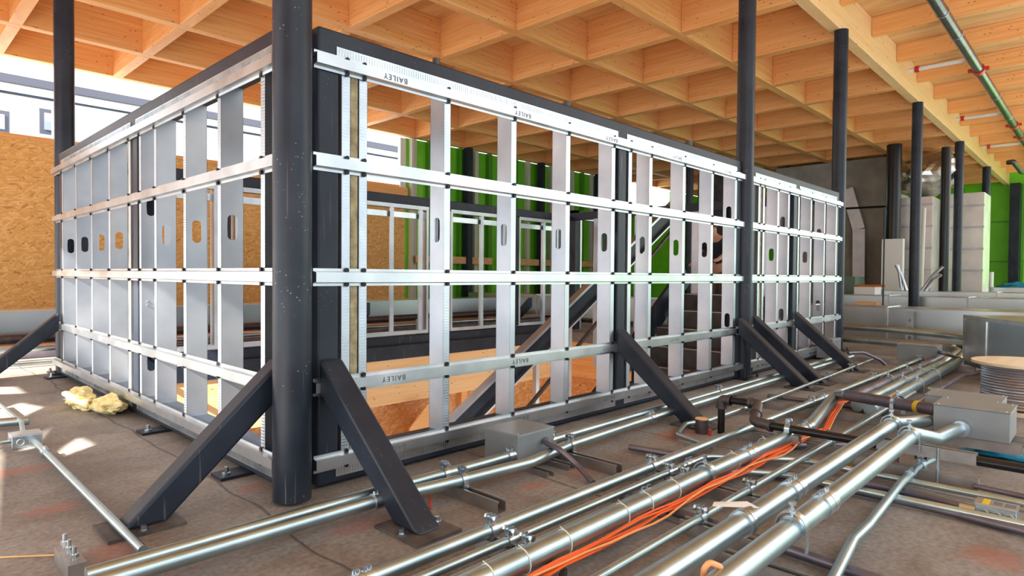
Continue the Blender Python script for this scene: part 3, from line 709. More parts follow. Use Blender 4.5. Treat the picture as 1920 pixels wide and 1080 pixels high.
# big pair E
EZ = .17
def EY(px, py): return at(px, py, Z=EZ).y
e1 = (EY(1445, 942)+EY(1560, 874)+EY(1250, 1073))/3; e2 = (EY(1500, 976)+EY(1620, 888))/2
BX = at(1820, 770, Z=.23).x
E1 = conduit('left conduit of the large raised pair at bottom right', [(.55, e1, EZ), (2.98, e1, EZ), (3.08, e1-.03, EZ-.01), (3.24, e1-.07, EZ-.02)], .0275, R=.05, clamps=(2.93,), couplings=(1.83,), big=True, seg=28)
E2 = conduit('right conduit of the large raised pair at bottom right', [(.55, e2, EZ), (2.83, e2, EZ), (2.97, e2-.05, EZ-.035), (3.24, e2-.10, EZ-.025)], .0275, R=.06, clamps=(1.55, 2.76), couplings=(1.78,), big=True, seg=28)
for o_, y_, x_ in ((E1, e1, 1.50),): coupling(o_, (x_, y_, EZ), (1, 0, 0), .0285, L=.03, screws=False)
# paper tag lying across E1
tg = MB().add([(1.55, e1-.02, EZ+.028), (1.57, e1+.02, EZ+.029), (1.55, e1+.10, EZ+.012), (1.52, e1+.09, EZ+.012), (1.55, e1-.02, EZ+.029), (1.57, e1+.02, EZ+.03), (1.55, e1+.10, EZ+.013), (1.52, e1+.09, EZ+.013)],
              [(0, 1, 2, 3), (7, 6, 5, 4), (0, 4, 5, 1), (2, 6, 7, 3), (1, 5, 6, 2), (3, 7, 4, 0)])
tag(tg.build('paper_tag', 'white', origin=(1.55, e1, EZ)), 'torn white paper tag on the left conduit of the big pair', 'tag')
# orange cord loop over the big pair
lp = [P3(1315, 1120, .12), P3(1320, 1066, .20), P3(1330, 1054, .215), P3(1350, 1062, .20), P3(1362, 1100, .10)]
tag(MB().tube(fillet(lp, .02), .006, 10).build('orange_cord', 'orangel', origin=lp[0]), 'thick orange cord looped between the two large raised conduits', 'cord')
# bending conduit F
F_ = [P3(1540, 1130, .05), P3(1600, 1012, .05), P3(1628, 985, .05), P3(1690, 905, .05), P3(1722, 875, .05), P3(1752, 860, .05)]
f_ = conduit('s-bent conduit curving across the floor at bottom right', F_, .014, R=.12)
c_, d_ = along(fillet(F_, .12), .80); coupling(f_, c_, d_, .014, L=.04)
c_, d_ = along(fillet(F_, .12), .90); clamp(f_, c_, d_, .014)
# dull conduits lying on the deck, running across
for lb, pts, r in (('dull conduit on the floor crossing bottom right, nearest the camera', [P3(1160, 925, .022), P3(1400, 1004, .022), P3(1800, 1140, .022)], .015),
                   ('upper of two dull floor conduits crossing towards the small outlet box', [P3(1180, 838, .02), P3(1500, 893, .02), P3(1640, 908, .02), P3(1838, 958, .02)], .0135),
                   ('lower of two dull floor conduits, passing in front of the small outlet box', [P3(1380, 875, .018), P3(1610, 922, .018), P3(1790, 963, .018), P3(1960, 1006, .018)], .0125),
                   ('dull conduit leaving the right end of the sleeper rail', [P3(1826, 911, .02), P3(1960, 940, .02)], .010)):
    a = Vector(pts[0]); b = Vector(pts[-1]); conduit(lb, pts, r, 'dullemt', R=.3)
for pts, lb in (([P3(1440, 742, .02), P3(1700, 775, .02), P3(1780, 787, .02)], 'dull conduit on the floor behind the black pipe'),
                ([P3(1480, 835, .02), P3(1700, 835, .02)], 'dull conduit half hidden below the big pair')):
    conduit(lb, pts, .014, 'dullemt')

def strut(label, x, y0, y1, z0=0, group='strut sleepers under the conduits', name='strut_channel'):
    m = MB(); w = .0205; h = .041; th = .0025
    prof = [(-w, 0), (w, 0), (w, h), (w-.009, h), (w-.009, h-.006), (w-th, h-.006), (w-th, th), (-w+th, th), (-w+th, h-.006), (-w+.009, h-.006), (-w+.009, h), (-w, h)]
    m.prof(prof, (x, y0, z0), (x, y1, z0), (1, 0, 0), (0, 0, 1))
    tag(m.build(name, 'strut', origin=(x, (y0+y1)/2, z0)), label, 'strut channel', group)
for i, (x, y0, y1, lb) in enumerate((
        (1.44, 1.42, 1.80, 'strut sleeper left of the small grey box, open end towards the camera'),
        (2.04, 1.37, 1.80, 'strut sleeper right of the small grey box beside the grey flexible conduit'),
        (1.215, .98, 1.28, 'strut sleeper under the near clamps of the foreground trio'),
        (2.07, .80, 1.30, 'long strut sleeper under the second clamps of the trio and the large conduit'),
        (1.73, .70, .93, 'short strut sleeper under the thin straight conduit'),
        (2.95, .62, 1.30, 'strut sleeper crossing beneath the black pipe'),
        (3.72, .80, 1.80, 'strut sleeper under the conduits below the middle column'),
        (4.98, .80, 1.80, 'strut sleeper beyond the two twin braces'),
        (6.4, .80, 1.80, 'strut sleeper near the far grey boxes'),
        (4.0, .70, 1.0, 'short strut sleeper near the orange cable ends'))):
    strut(lb, x, y0, y1)
strut('strut sleeper under the right conduit of the big pair in the front', 1.60, .44, .76, 0)
strut('raised strut crossbar beneath the far clamps of the big pair', 2.80, .34, .66, .10)
strut('short stub of strut left of the big pair in the foreground', 1.50, .68, .76, 0)
a = at(1655, 885, Z=.0); b = at(1828, 932, Z=0)
g = MB().box((a.x-.02, b.y, 0), (a.x+.02, a.y+.1, .045)); tag(g.build('sleeper_rail', 'strut', origin=(a.x, b.y, 0)), 'long closed grey sleeper rail on the floor right of the big pair', 'sleeper')
# threaded stand of the crossbar
p = at(1757, 912, Z=0); t = thing('threaded_stand', 'threaded rod standing on the floor below the crossbar at right', 'rod', tuple(p))
MB().cyl(p, p+Vector((0, 0, .145)), .005, 10).build('rod', 'zinc', t)
MB().cyl(p, p+Vector((0, 0, .006)), .012, 8).build('foot', 'zinc', t)

# ---------------------------------------------------------------- grey boxes
def gbox(label, x0, x1, y0, y1, z0, z1, bev=.003, name='junction_box'):
    t = thing(name, label, 'electrical box', ((x0+x1)/2, (y0+y1)/2, z0))
    MB().box((x0, y0, z0), (x1, y1, z1-.004)).build('body', 'grey', t, bevel=bev)
    MB().box((x0-.003, y0-.003, z1-.004), (x1+.003, y1+.003, z1)).build('cover', 'grey', t, bevel=.002)
    s_ = MB()
    for x in (x0+.015, x1-.015):
        for y in (y0+.015, y1-.015): s_.cyl((x, y, z1), (x, y, z1+.003), .005, 8)
    s_.build('cover_screws', 'zinc', t)
    return t
b1 = gbox('small grey junction box on the floor against the long stud wall', 1.785, 2.005, 1.672, 1.862, .02, .145)
coupling(b1, (1.768, 1.70, .064), (1, 0, 0), .021, L=.04)
fx = [(2.005, 1.69, .10), (2.03, 1.66, .10)] + [P3(1060, 850, .075), P3(1092, 882, .03), P3(1110, 902, .012)]
bx_ = conduit('grey flexible conduit drooping from the small grey box to the floor', [(2.0, 1.70, .10), P3(1018, 828, .10), P3(1050, 843, .09), P3(1085, 875, .04), P3(1112, 905, .012)], .011, 'dullemt', R=.08)
MB().tube([(2.003, 1.70, .10), (2.02, 1.695, .10)], .018, 16).build('connector', 'zinc', bx_)
br = gbox('large grey junction box on struts at right, fed by the big pair', 3.22, 3.46, .285, .548, .105, .232)
for y in (e2-.10,): MB().cyl((3.185, y, .145), (3.222, y, .145), .034, 20).build('hub', 'zinc', br)
p0 = at(1745, 745, Z=.19); p1 = at(1880, 745, Z=.19)
br2 = gbox('second large grey junction box behind the first at right', 3.66, 3.90, .36, .66, .10, .20)
strut('short strut foot under the left of the small grey box', 1.83, 1.54, 1.84, -.021)
strut('short strut foot under the right of the small grey box', 1.96, 1.54, 1.84, -.021)
for i, (yy, lb) in enumerate(((.33, 'near'), (.50, 'far'))):
    strut('strut rail carrying the large grey junction box, %s one' % lb, 3.26+.16*i, .25, .62, .06)
p = at(1578, 652, Z=.16); box3 = gbox('small grey box at the foot of the last brace by the end column', 6.25, 6.5, 1.86, 2.0, .02, .2)
b4 = gbox('lone grey box standing on the deck before the round duct bends', 6.5, 6.72, at(1757, 680, X=6.5).y, at(1681, 680, X=6.5).y, 0, .18)
conduit('flexible conduit arching from the box at the last brace', [at(1590, 662, Z=.12), at(1620, 661, Z=.12), at(1650, 675, Z=.06), at(1660, 684, Z=.02)], .014, 'dullemt', R=.1)
conduit('flexible conduit trailing right from the lone grey box', [(6.6, b4.location.y-.16, .13), at(1760, 660, Z=.16), at(1800, 672, Z=.1)], .014, 'dullemt', R=.1)
conduit('thin conduit on the floor from the wall side towards the lone grey box', [at(1395, 765, Z=.04), at(1400, 765, Z=.04), at(1530, 715, Z=.04), at(1640, 672, Z=.04)], .011, clamps=(5.0, 5.6))

# second conduit trio far right with the two wide round bends
def zr(px, py, z): return at(px, py, Z=z)
for i, (yy, lb) in enumerate(((1.10, 'left'), (1.015, 'middle'), (.93, 'right'))):
    X1 = 7.9-.18*i
    pts = [(4.05, yy, .062), (6.85, yy, .062)]
    if i == 1: pts = [(3.86, yy, .062), (6.3, yy, .062), (7.28, yy-.02, .11), (7.30, yy+.8, .12), (7.30, 3.6, .12)]
    if i == 2: pts = [(3.78, yy, .062), (6.3, yy, .062), (7.52, yy-.0, .20), (7.52, yy+.8, .235), (7.52, 3.6, .235)]
    conduit('dull large conduit of the far right trio, %s one%s' % (lb, '' if i == 0 else ', sweeping round before the duct'), pts, .034, 'dullemt' if i == 0 else 'emt', R=.38, clamps=(4.9, 5.45), big=True)
conduit('thin dull conduit right of the far trio', [(3.9, .80, .06), (5.6, .78, .06), (5.85, .72, .06), (6.2, .70, .06)], .014, 'dullemt', clamps=(4.6,))

# stub, black pipe and elbows
p = at(1316, 812, Z=0); t = thing('pipe_stub', 'short capped dark pipe stub with a red mark by the brace foot', 'pipe stub', tuple(p))
MB().cyl(p, p+Vector((0, 0, .07)), .032, 24).build('stub', 'iron', t)
MB().cyl(p+Vector((0, 0, .07)), p+Vector((0, 0, .074)), .033, 24).build('cap', 'ply', t)
MB().tube([p+Vector((-.015, -.05, 0)), p+Vector((-.015, -.05, .03))], .008, 8).build('red_mark', 'red', t)
q0 = at(1352, 800, Z=0)
BXp = at(1445, 797, Z=.125).x
v0 = Vector((at(1352, 812, Z=0).x, at(1352, 812, Z=0).y, 0)); bp_pts = [v0, v0+Vector((0, 0, .118)), ]
e_ = at(1422, 762, X=v0.x)
bk = conduit('black iron pipe rising from the floor and stepping down beneath the big pair', [v0, Vector((v0.x, v0.y, at(1352, 748, X=v0.x).z)), Vector((v0.x, e_.y, at(1425, 758, X=v0.x).z)),
              Vector((v0.x-.12, e_.y-.03, .115)), Vector((v0.x-.14, e_.y-.12, .112)), Vector((v0.x-.14, -.35, .112))], .0175, 'black', R=.022, name='iron_pipe', cat='pipe')
zt = at(1352, 748, X=v0.x).z; zt2 = at(1425, 758, X=v0.x).z
for pts in ([v0+Vector((0, 0, zt-.045)), Vector((v0.x, v0.y, zt)), Vector((v0.x, v0.y-.05, zt))], [Vector((v0.x, e_.y+.045, zt2)), Vector((v0.x, e_.y, zt2)), Vector((v0.x-.06, e_.y-.015, zt2-(zt2-.115)*.5))],
            [Vector((v0.x-.06, e_.y-.015, zt2-(zt2-.115)*.5)), Vector((v0.x-.12, e_.y-.03, .115)), Vector((v0.x-.14, e_.y-.12, .112))]):
    m = MB(); pth = fillet(pts, .03); m.tube(pth, .0235, 20)
    for e1_, e2_ in ((pth[0], pth[1]), (pth[-1], pth[-2])):
        d = (Vector(e2_)-Vector(e1_)).normalized(); m.tube([Vector(e1_), Vector(e1_)+d*.014], .028, 20)
    m.build('elbow', 'iron', bk)
clamp(bk, (v0.x-.14, e_.y-.19, .112), (0, 1, 0), .0175)
strut('short raised strut piece carrying the black pipe', v0.x-.14, e_.y-.24, e_.y-.14, .05)

# looped thin conduit by the stub
conduit('thin conduit making a tight u-turn beside the pipe stub', [P3(1340, 838, .03), P3(1270, 815, .03), P3(1285, 795, .03), P3(1330, 788, .03), P3(1395, 765, .03), P3(1410, 768, .03)], .013, R=.06)

# small outlet box right foreground
p = at(1868, 985, Z=0); t = thing('outlet_box', 'small galvanised outlet box with round knockouts and yellow tape at right', 'electrical box', (p.x, p.y, 0))
xo, yo = p.x, p.y
MB().box((xo-.005, yo-.05, .003), (xo+.06, yo+.055, .058)).build('body', 'zinc', t, bevel=.002)
lid = MB().box((xo-.007, yo-.052, .058), (xo+.062, yo+.057, .061)).build('cover', 'galv', t)
MB().box((xo-.006, yo+.02, .0611), (xo+.058, yo+.038, .0616)).build('yellow_tape', 'yellow', lid)
MB().box((xo+.01, yo-.012, .0611), (xo+.045, yo+.010, .0614)).box((xo+.01, yo-.045, .0611), (xo+.045, yo-.018, .0614)).build('print', 'ink', lid)
k_ = MB()
for dy in (-.032, 0, .032): k_.torus((xo-.0055, yo+dy, .03), (1, 0, 0), .012, .0012, 20, 6)
k_.build('knockout', 'galv', t)
MB().cyl((xo+.03, yo+.055, .02), (xo+.03, yo+.10, .02), .017, 16).build('connector', 'zinc', t)

# left foreground: conduit with outlet box
t = thing('outlet_box', 'small metal outlet box on the floor at the far left edge', 'electrical box', tuple(at(48, 835, Z=0)))
p = at(48, 835, Z=0)
MB().box((p.x-.055, p.y-.05, 0), (p.x+.055, p.y+.05, .055)).build('body', 'zinc', t, bevel=.002)
MB().box((p.x-.056, p.y-.051, .055), (p.x+.056, p.y+.051, .058)).build('cover', 'galv', t)
k_ = MB(); k_.torus((p.x+.02, p.y-.051, .028), (0, 1, 0), .013, .0012, 20, 6); k_.torus((p.x-.025, p.y-.051, .028), (0, 1, 0), .013, .0012, 20, 6); k_.build('knockout', 'galv', t)
fl_ = conduit('long conduit on the floor from the left outlet box down to the corner run', [(p.x+.02, p.y-.06, .03), (p.x+.022, p.y-.2, .025), at(272, 1036, Z=.03)+Vector((0, .02, 0))], .012, R=.1, couplings=())
c_, d_ = along([(p.x+.022, p.y-.2, .025), tuple(at(272, 1036, Z=.03))], .07); coupling(fl_, c_, d_, .012, L=.04)
conduit('short conduit rising out of frame behind the left outlet box', [(p.x+.0, p.y+.05, .03), at(40, 790, Z=.04), at(-10, 752, Z=.05)], .010, R=.06)
conduit('stub of conduit entering the left outlet box from the left', [at(-20, 832, Z=.03), (p.x-.055, p.y, .03)], .011)
conduit('thick pale conduit lying at the far left edge behind the outlet box', [at(-30, 795, Z=.03), at(55, 788, Z=.03)], .022)
# bottom-left rod ends
rs = thing('strut_channel', 'strut piece with standing bolts at the bottom left corner', 'strut channel', tuple(at(130, 1080, Z=0)))
c = at(135, 1072, Z=0)
MB().box((c.x-.02, c.y-.06, 0), (c.x+.02, c.y+.10, .04)).build('channel', 'strut', rs)
for dy, dx in ((-.03, 0), (.03, .0), (.08, 0)):
    MB().cyl((c.x+dx, c.y+dy, .04), (c.x+dx, c.y+dy, .075), .005, 8).cyl((c.x+dx, c.y+dy, .048), (c.x+dx, c.y+dy, .056), .010, 6).build('bolt', 'zinc', rs)

# mineral wool scrap
def lump(name, m, c, r, seed, sc=(1, 1, 1), rough_=.35):
    bm = bmesh.new(); bmesh.ops.create_icosphere(bm, subdivisions=4, radius=r); rr = random.Random(seed)
    from mathutils import noise
    for v in bm.verts:
        n = noise.fractal(v.co*18/ (r/.1)+Vector((seed, 0, 0)), 1, 2, 4)*rough_+noise.noise(v.co*9/(r/.1)+Vector((seed, 3, 0)))*.35
        v.co *= 1+n; v.co = Vector((v.co.x*sc[0], v.co.y*sc[1], v.co.z*sc[2]))
        if v.co.z < -c[2]+.002: v.co.z = -c[2]+.002
    me = bpy.data.meshes.new(name); bm.to_mesh(me); bm.free(); me.materials.append(M[m])
    o = bpy.data.objects.new(name, me); COL.objects.link(o); o.location = c; o['_o'] = list(c); return o
p = at(150, 762, Z=0); q = at(192, 772, Z=0)
tag(lump('mineral_wool', 'wool', (p.x, p.y, .045), .09, 3, (.8, 1.9, .62)), 'yellow mineral wool scrap on the floor by the short wall, paler left piece', 'insulation')
tag(lump('mineral_wool', 'wool', (q.x+.02, q.y-.08, .045), .085, 8, (.8, 1.5, .6)), 'yellow mineral wool scrap on the floor, darker right piece', 'insulation')
# debris at the big brace foot
p = at(808, 955, Z=0); tag(MB().bar(p, p+Vector((.03, .05, .03)), .006, .006).build('scrap_wire', 'red', origin=tuple(p)), 'bent reddish scrap of metal beside the near brace plate', 'scrap')
p = at(792, 932, Z=.01); tag(MB().cyl(p, p+Vector((.01, .01, .02)), .009, 8).build('loose_nut', 'zinc', origin=tuple(p)), 'loose bright nut on the floor behind the near brace', 'nut')
p = at(845, 1010, Z=.004); q = at(905, 1005, Z=.004); tag(MB().cyl(p, q, .003, 6).build('thin_stick', 'ply', origin=tuple(p)), 'thin pale stick lying in front of the near brace plate', 'stick')
p = at(0, 1045, Z=.004); q = at(120, 1040, Z=.004); tag(MB().cyl(p, q, .0025, 6).build('thin_stick', 'ply', origin=tuple(p)), 'thin pale stick on the floor at bottom left', 'stick')

# ---------------------------------------------------------------- reel
rc = Vector((4.78, .33, 0)); R1 = .29
t = thing('cable_reel', 'wooden reel wound with grey armoured cable at the right edge', 'cable reel', tuple(rc))
MB().cyl(rc+Vector((0, 0, .27)), rc+Vector((0, 0, .285)), R1, 48).build('top_flange', 'reel', t)
MB().cyl(rc, rc+Vector((0, 0, .015)), R1, 48).build('bottom_flange', 'reel', t)
m = MB(); pts = []
turns = 15
for k in range(turns*36+1):
    a = 2*PI*k/36; pts.append(rc+Vector((.235*math.cos(a), .235*math.sin(a), .026+k/36*.0160)))
m.tube(pts, .0082, 8); m.build('cable_winding', 'flex', t)
MB().cyl(rc+Vector((0, 0, .015)), rc+Vector((0, 0, .27)), .222, 32).build('core', 'stairdk', t)

# ---------------------------------------------------------------- ducts
def duct(label, x0, x1, y0, y1, z0, z1, seams_y=(), name='sheet_metal_duct', m='duct'):
    t = thing(name, label, 'duct', ((x0+x1)/2, (y0+y1)/2, z0))
    MB().box((x0, y0, z0), (x1, y1, z1)).build('duct_body', m, t, bevel=.006)
    for s_ in seams_y: MB().box((x0-.012, s_-.012, z0-.002), (x1+.012, s_+.012, z1+.012)).build('seam_flange', 'galv', t)
    return t
duct('low rectangular duct crossing behind the round bends, right of the end column', 8.35, 8.95, .6, 9.2, .07, .43, (1.9, 2.7, 3.6, 4.8, 6.0, 7.4))
# foil-wrapped duct turned towards the camera at the right edge
a = at(1808, 594, d=5.3); b = at(1935, 609, d=4.35)
a = Vector((a.x, a.y, 0)); b = Vector((b.x, b.y, 0))
dv = (b-a).normalized(); pv = Vector((-dv.y, dv.x, 0))
if pv.dot(a) < 0: pv = -pv
t = thing('sheet_metal_duct', 'large foil-taped sheet metal duct end at the right edge above the reel', 'duct', (a.x, a.y, 0))
m = MB(); c4 = [a, b, b+pv*.8, a+pv*.8]
z0_ = .05
m.add([v+Vector((0, 0, z0_)) for v in c4]+[v+Vector((0, 0, .47)) for v in c4], [(0, 1, 2, 3), (7, 6, 5, 4), (0, 4, 5, 1), (1, 5, 6, 2), (2, 6, 7, 3), (3, 7, 4, 0)])
m.build('duct_body', 'duct', t, bevel=.008)
m = MB(); m.bar(a+Vector((0, 0, .455))-pv*.004, b+Vector((0, 0, .455))-pv*.004, .008, .03); m.bar(a-pv*.004+dv*.01+Vector((0, 0, .08)), a-pv*.004+dv*.01+Vector((0, 0, .46)), .022, .006, up=pv); m.build('tape_edge', 'foil', t)
m = MB(); m.bar(a+dv*.20-pv*.003+Vector((0, 0, .055)), a+dv*.20-pv*.003+Vector((0, 0, .435)), .34, .006, up=pv); m.build('foil_patch', 'foil', t)
for z_ in (.0,): MB().box((a.x+.1, a.y-.3, 0), (a.x+.2, a.y-.2, .05)).build('support_block', 'strut', t)
# further ducts stacked in depth between the columns
duct('second rectangular duct further back, spanning behind the lone column', 11.1, 11.8, -1.5, 3.35, .2, .50, (-.4, .6, 1.5, 2.5))
duct('third rectangular duct further back, paler and higher', 12.35, 12.95, -2, 3.3, .30, .56, (-.9, .2, 1.3))
duct('wide flat duct top at right beyond the foil duct', 8.3, 10.2, -2.4, .48, .08, .50, (-.6,))
duct('furthest rectangular duct before the green wall', 16.2, 17.0, -3, 3.4, .30, .60, (-1.2, 0, 1.2))
duct('long pale duct along the floor before the strand board parapet', -1.3, 8.3, 8.1, 8.6, .0, .37, (), )
for i, x in enumerate((1.6, 3.9, 6.2, 8.0)):
    pass
# unit housings at the far right
def panel_unit(label, x, pl, pr, z1, top='galv'):
    y1 = at(pl, 520, X=x).y; y0 = at(pr, 520, X=x).y
    t = thing('insulated_unit', label, 'air unit', (x, (y0+y1)/2, 0))
    MB().box((x, y0, 0), (x+.9, y1, z1)).build('casing', 'casing', t)
    z = .5
    while z < z1-.1:
        MB().box((x-.02, y0-.01, z), (x, y1+.01, z+.04)).build('seam', 'galv', t); z += .42
    return t
panel_unit('tall pale panelled air unit left of the lone column, foil-topped', 14.2, 1683, 1745, 2.35)
panel_unit('tall pale panelled air unit between the two far columns', 15.0, 1772, 1842, 2.45)
y1 = at(1676, 360, X=14.15).y; y0 = at(1756, 360, X=14.15).y
tag(lump('foil_hood', 'foil', (14.7, (y0+y1)/2, 2.90), .66, 5, (.8, .92, .72), .12), 'crumpled foil-wrapped hood above the panelled air unit', 'foil hood')
# zigzag pale duct on the concrete core
pz = [at(1590, 355, X=15.05), at(1612, 430, X=15.05), Vector((15.05, at(1612, 545, X=15.05).y, 0))]
m = MB()
for a_, b_ in zip(pz[:-1], pz[1:]): m.bar(a_, b_, .24, .16, up=(1, 0, 0))
tag(m.build('cranked_duct', 'galv', origin=tuple(pz[0])), 'pale cranked duct running down the concrete wall', 'duct')
p = at(1675, 385, X=13.9)
tag(MB().cyl((13.9, p.y, 0), (13.9, p.y, 3.36), .13, 20).build('riser_pipe', 'black', origin=(13.9, p.y, .2)), 'thick black riser beside the concrete wall', 'pipe')
p0 = at(1671, 545, X=13.2); p1 = at(1671, 448, X=13.2)
tag(MB().box((13.2, p0.y-.17, 0), (13.35, p0.y+.17, p1.z)).build('cable_trunking', 'white', origin=(13.2, p0.y, 0)), 'tall white plastic trunking beside the black riser', 'trunking')
p = at(1771, 400, X=13.0)
tag(MB().cyl((13.05, p.y, 0), (13.05, p.y, 3.05), .075, 18).build('riser_pipe', 'black', origin=(13, p.y, .2)), 'slim black riser between the two panelled units', 'pipe')
tag(MB().cyl((9.4, at(1657, 500, X=9.4).y, 0), (9.4, at(1657, 500, X=9.4).y, at(1663, 388, X=9.4).z), .010, 8).build('hanger_rod', 'dark', origin=(9.4, at(1657, 500, X=9.4).y, 0)), 'thin dark vertical rod in front of the concrete wall', 'rod')
a = at(1585, 391, X=13.9); b = at(1664, 387, X=13.9)
tag(MB().tube([a, b], .022, 8).build('thin_pipe', 'black', origin=tuple(a)), 'thin black pipe crossing the concrete wall', 'pipe')
for i, (x0, y0_, x1, y1_) in enumerate(((1680, 497, 1700, 545), (1728, 545, 1768, 500), (1735, 545, 1765, 515), (1683, 497, 1690, 540))):
    a = at(x0, y0_, X=12.6); b = at(x1, y1_, X=12.6)
    tag(MB().tube([a, (Vector(a)+Vector(b))/2+Vector((0, 0, .05)), b], .025, 8).build('flexible_line', 'galv', origin=tuple(a)), 'flexible metal line draped before the panelled unit', 'flexible line', 'flexible lines before the panelled unit')
a = at(1733, 390, X=13.3); b = Vector((13.3, at(1726, 545, X=13.3).y, 0))
tag(MB().tube([a, b], .03, 8).build('thin_pipe', 'white', origin=tuple(a)), 'slim white pipe dropping beside the lone column', 'pipe')
# crates and clutter behind the low duct
a = at(1600, 572, X=11.6)
tag(MB().box((11.9, at(1640, 560, X=11.9).y, 0), (12.3, at(1601, 560, X=11.9).y, .62)).build('white_carton', 'white', origin=(11.6, a.y, 0)), 'pale carton behind the low duct near the concrete wall', 'carton')
tag(MB().box((10.9, at(1640, 560, X=11).y-.05, 0), (11.3, at(1606, 560, X=11).y, .40)).build('timber_offcuts', 'ply', origin=(11, a.y, 0)), 'stack of brown offcuts behind the low duct', 'timber stack')
a = at(1603, 546, X=12.05); b = at(1660, 547, X=12.05); a.z = b.z = .642
tag(MB().cyl(a, b, .02, 8).build('copper_pipe', 'copper', origin=tuple(a)), 'orange copper-coloured pipe lying across the cartons', 'pipe')
tag(MB().box((12.6, at(1603, 540, X=12.6).y, 0), (13.2, at(1577, 540, X=12.6).y, .80)).build('green_cabinet', 'olive', origin=(12.6, 4, 0)), 'dull green cabinet at the foot of the concrete wall', 'cabinet')
a = at(1857, 535, X=18.5); tag(MB().cyl((18.5, a.y, 0), (18.5, a.y, at(1857, 510, X=18.5).z), .06, 10).build('white_stub', 'white', origin=(18.5, a.y, .3)), 'short white pipe stub before the green end wall', 'pipe stub')
tag(lump('blue_sheet', 'blue', (17.5, at(1912, 545, X=17.5).y, .55), .28, 4, (1, 1.4, .5)), 'crumpled blue sheeting on the far ducts at right', 'sheeting')
p = at(1890, 862, Z=.02); tag(lump('blue_sheet', 'blue', (p.x+.12, p.y, .012), .07, 14, (.9, 2.2, .25)), 'crumpled blue sheeting on the floor behind the large grey box', 'sheeting')
# slotted upright before the low duct
ps = at(1705, 600, X=8.2)
m = MB(); knock_plate(m, lambda v, z, sd: Vector((8.22-sd*.003, ps.y-.04+v, z)), 0, .08, .0, .40, [.1, .2, .3], .03, .05); tag(m.build('slotted_upright', 'galv', origin=(8.2, ps.y, 0)), 'slotted galvanised upright before the low duct', 'upright')
# pipe bends hidden run: dark recess below duct is left to real shade

# conduits and cables far behind the short wall, on the deck
for i, (y, z, lb, mm, r) in enumerate(((6.3, .03, 'nearest', 'emt', .014), (6.75, .05, 'second', 'dullemt', .03), (7.1, .07, 'third', 'emt', .03), (7.45, .05, 'fourth', 'copper', .03), (7.7, .12, 'rearmost', 'iron', .05))):
    conduit('pipe lying on the deck behind the stair opening, %s from the opening' % lb, [(-1.2, y, z), (8.2 if i < 3 else 10.5, y, z)], r, mm, seg=12)
gbox('grey box on the deck behind the far frame openings', 4.75, 5.15, 6.0, 6.2, 0, .22)
brace((3.75, 5.74, .41), (3.75, 6.2, .01), 'dark brace behind the first far window opening')
brace((6.35, 5.74, .41), (6.35, 6.2, .01), 'dark brace behind the third far window opening')

# ---------------------------------------------------------------- stairs in the opening
st = thing('steel_stair', 'dark pan stair flight climbing to the right inside the enclosure', 'stair', (5.5, 2.9, -2.9))
N_ = 13
for k in range(N_):
    z = .585-.172*k; x = 6.30-.235*k
    MB().box((x-.01, 2.36, z-.17), (x, 3.46, z)).box((x, 2.36, z-.012), (x+.25, 3.46, z)).build('tread_pan', 'stairdk', st)
    MB().box((x-.012, 2.36, z-.006), (x+.01, 3.46, z+.002)).build('nosing', 'strut', st)
def slope_bar(name, y, x0, z0, x1, z1, m, w, h, parent=st): return MB().bar((x0, y, z0), (x1, y, z1), w, h).build(name, m, parent)
slope_bar('stringer', 2.32, 3.2, -1.62, 6.5, .80, 'dark', .04, .25)
slope_bar('stringer', 3.50, 3.2, -1.62, 6.5, .80, 'dark', .04, .25)
# upper flight seen as a diagonal, underside framed with studs
p0 = at(850, 800, Y=4.3); p1 = at(1115, 545, Y=4.3); p2 = at(1258, 395, Y=4.3)
up = thing('stair_soffit_frame', 'diagonal stair stringer with steel track rising across the opening', 'stair frame', tuple(p0))
d = (p2-p0).normalized()
MB().bar(p0-d*.6, p2, .05, .20).build('stringer', 'dark', up)
MB().bar(p0-d*.6+Vector((0, -.03, .115)), p2+Vector((0, -.03, .115)), .09, .03).build('top_track', 'stud', up)
MB().bar(p0-d*.6+Vector((0, -.03, -.13)), p2+Vector((0, -.03, -.13)), .09, .02).build('bottom_track', 'galv', up)
for k in (.15, .28, .42, .55, .7):
    q = p0.lerp(p2, k); MB().box((q.x, q.y-.05, q.z-.9), (q.x+.05, q.y+.0, q.z-.13)).build('soffit_stud', 'stud', up)
p0 = at(985, 770, Y=4.0); p2 = at(1262, 430, Y=4.0)
tag(MB().tube([p0, p2], .022, 10).build('handrail', 'iron', origin=tuple(p0)), 'slim dark handrail parallel to the diagonal stringer', 'handrail')
# green-lit translucent guard panel
# gusset plywood pieces below
for i, (px, py, r_, a_) in enumerate(((800, 815, .26, .3), (840, 835, .2, -.4))):
    c = at(px, py, Y=5.35); m = MB(); n = 5
    vs = [Vector((c.x+r_*math.cos(a_+2*PI*j/n)*1.0, 5.35+.02*i, c.z+r_*math.sin(a_+2*PI*j/n)*1.3)) for j in range(n)]
    m.prof([(v.x-c.x, v.z-c.z) for v in vs], (c.x, 5.33+.06*i, c.z), (c.x, 5.35+.06*i, c.z), (1, 0, 0), (0, 0, 1))
    tag(m.build('plywood_offcut', 'ply' if i else 'glu', origin=tuple(c)), ('angular plywood offcut leaning in the shaft, orange one' if not i else 'angular plywood offcut leaning in the shaft, paler one'), 'plywood offcut')
for x in (3.55, 5.0):
    q = MB().box((x, 5.62, -2.9), (x+.09, 5.70, -.62)); tag(q.build('timber_stud', 'gluY', origin=(x, 5.66, -2)), 'upright timber stud on the strand board of the shaft', 'timber stud', 'timber studs in the shaft')

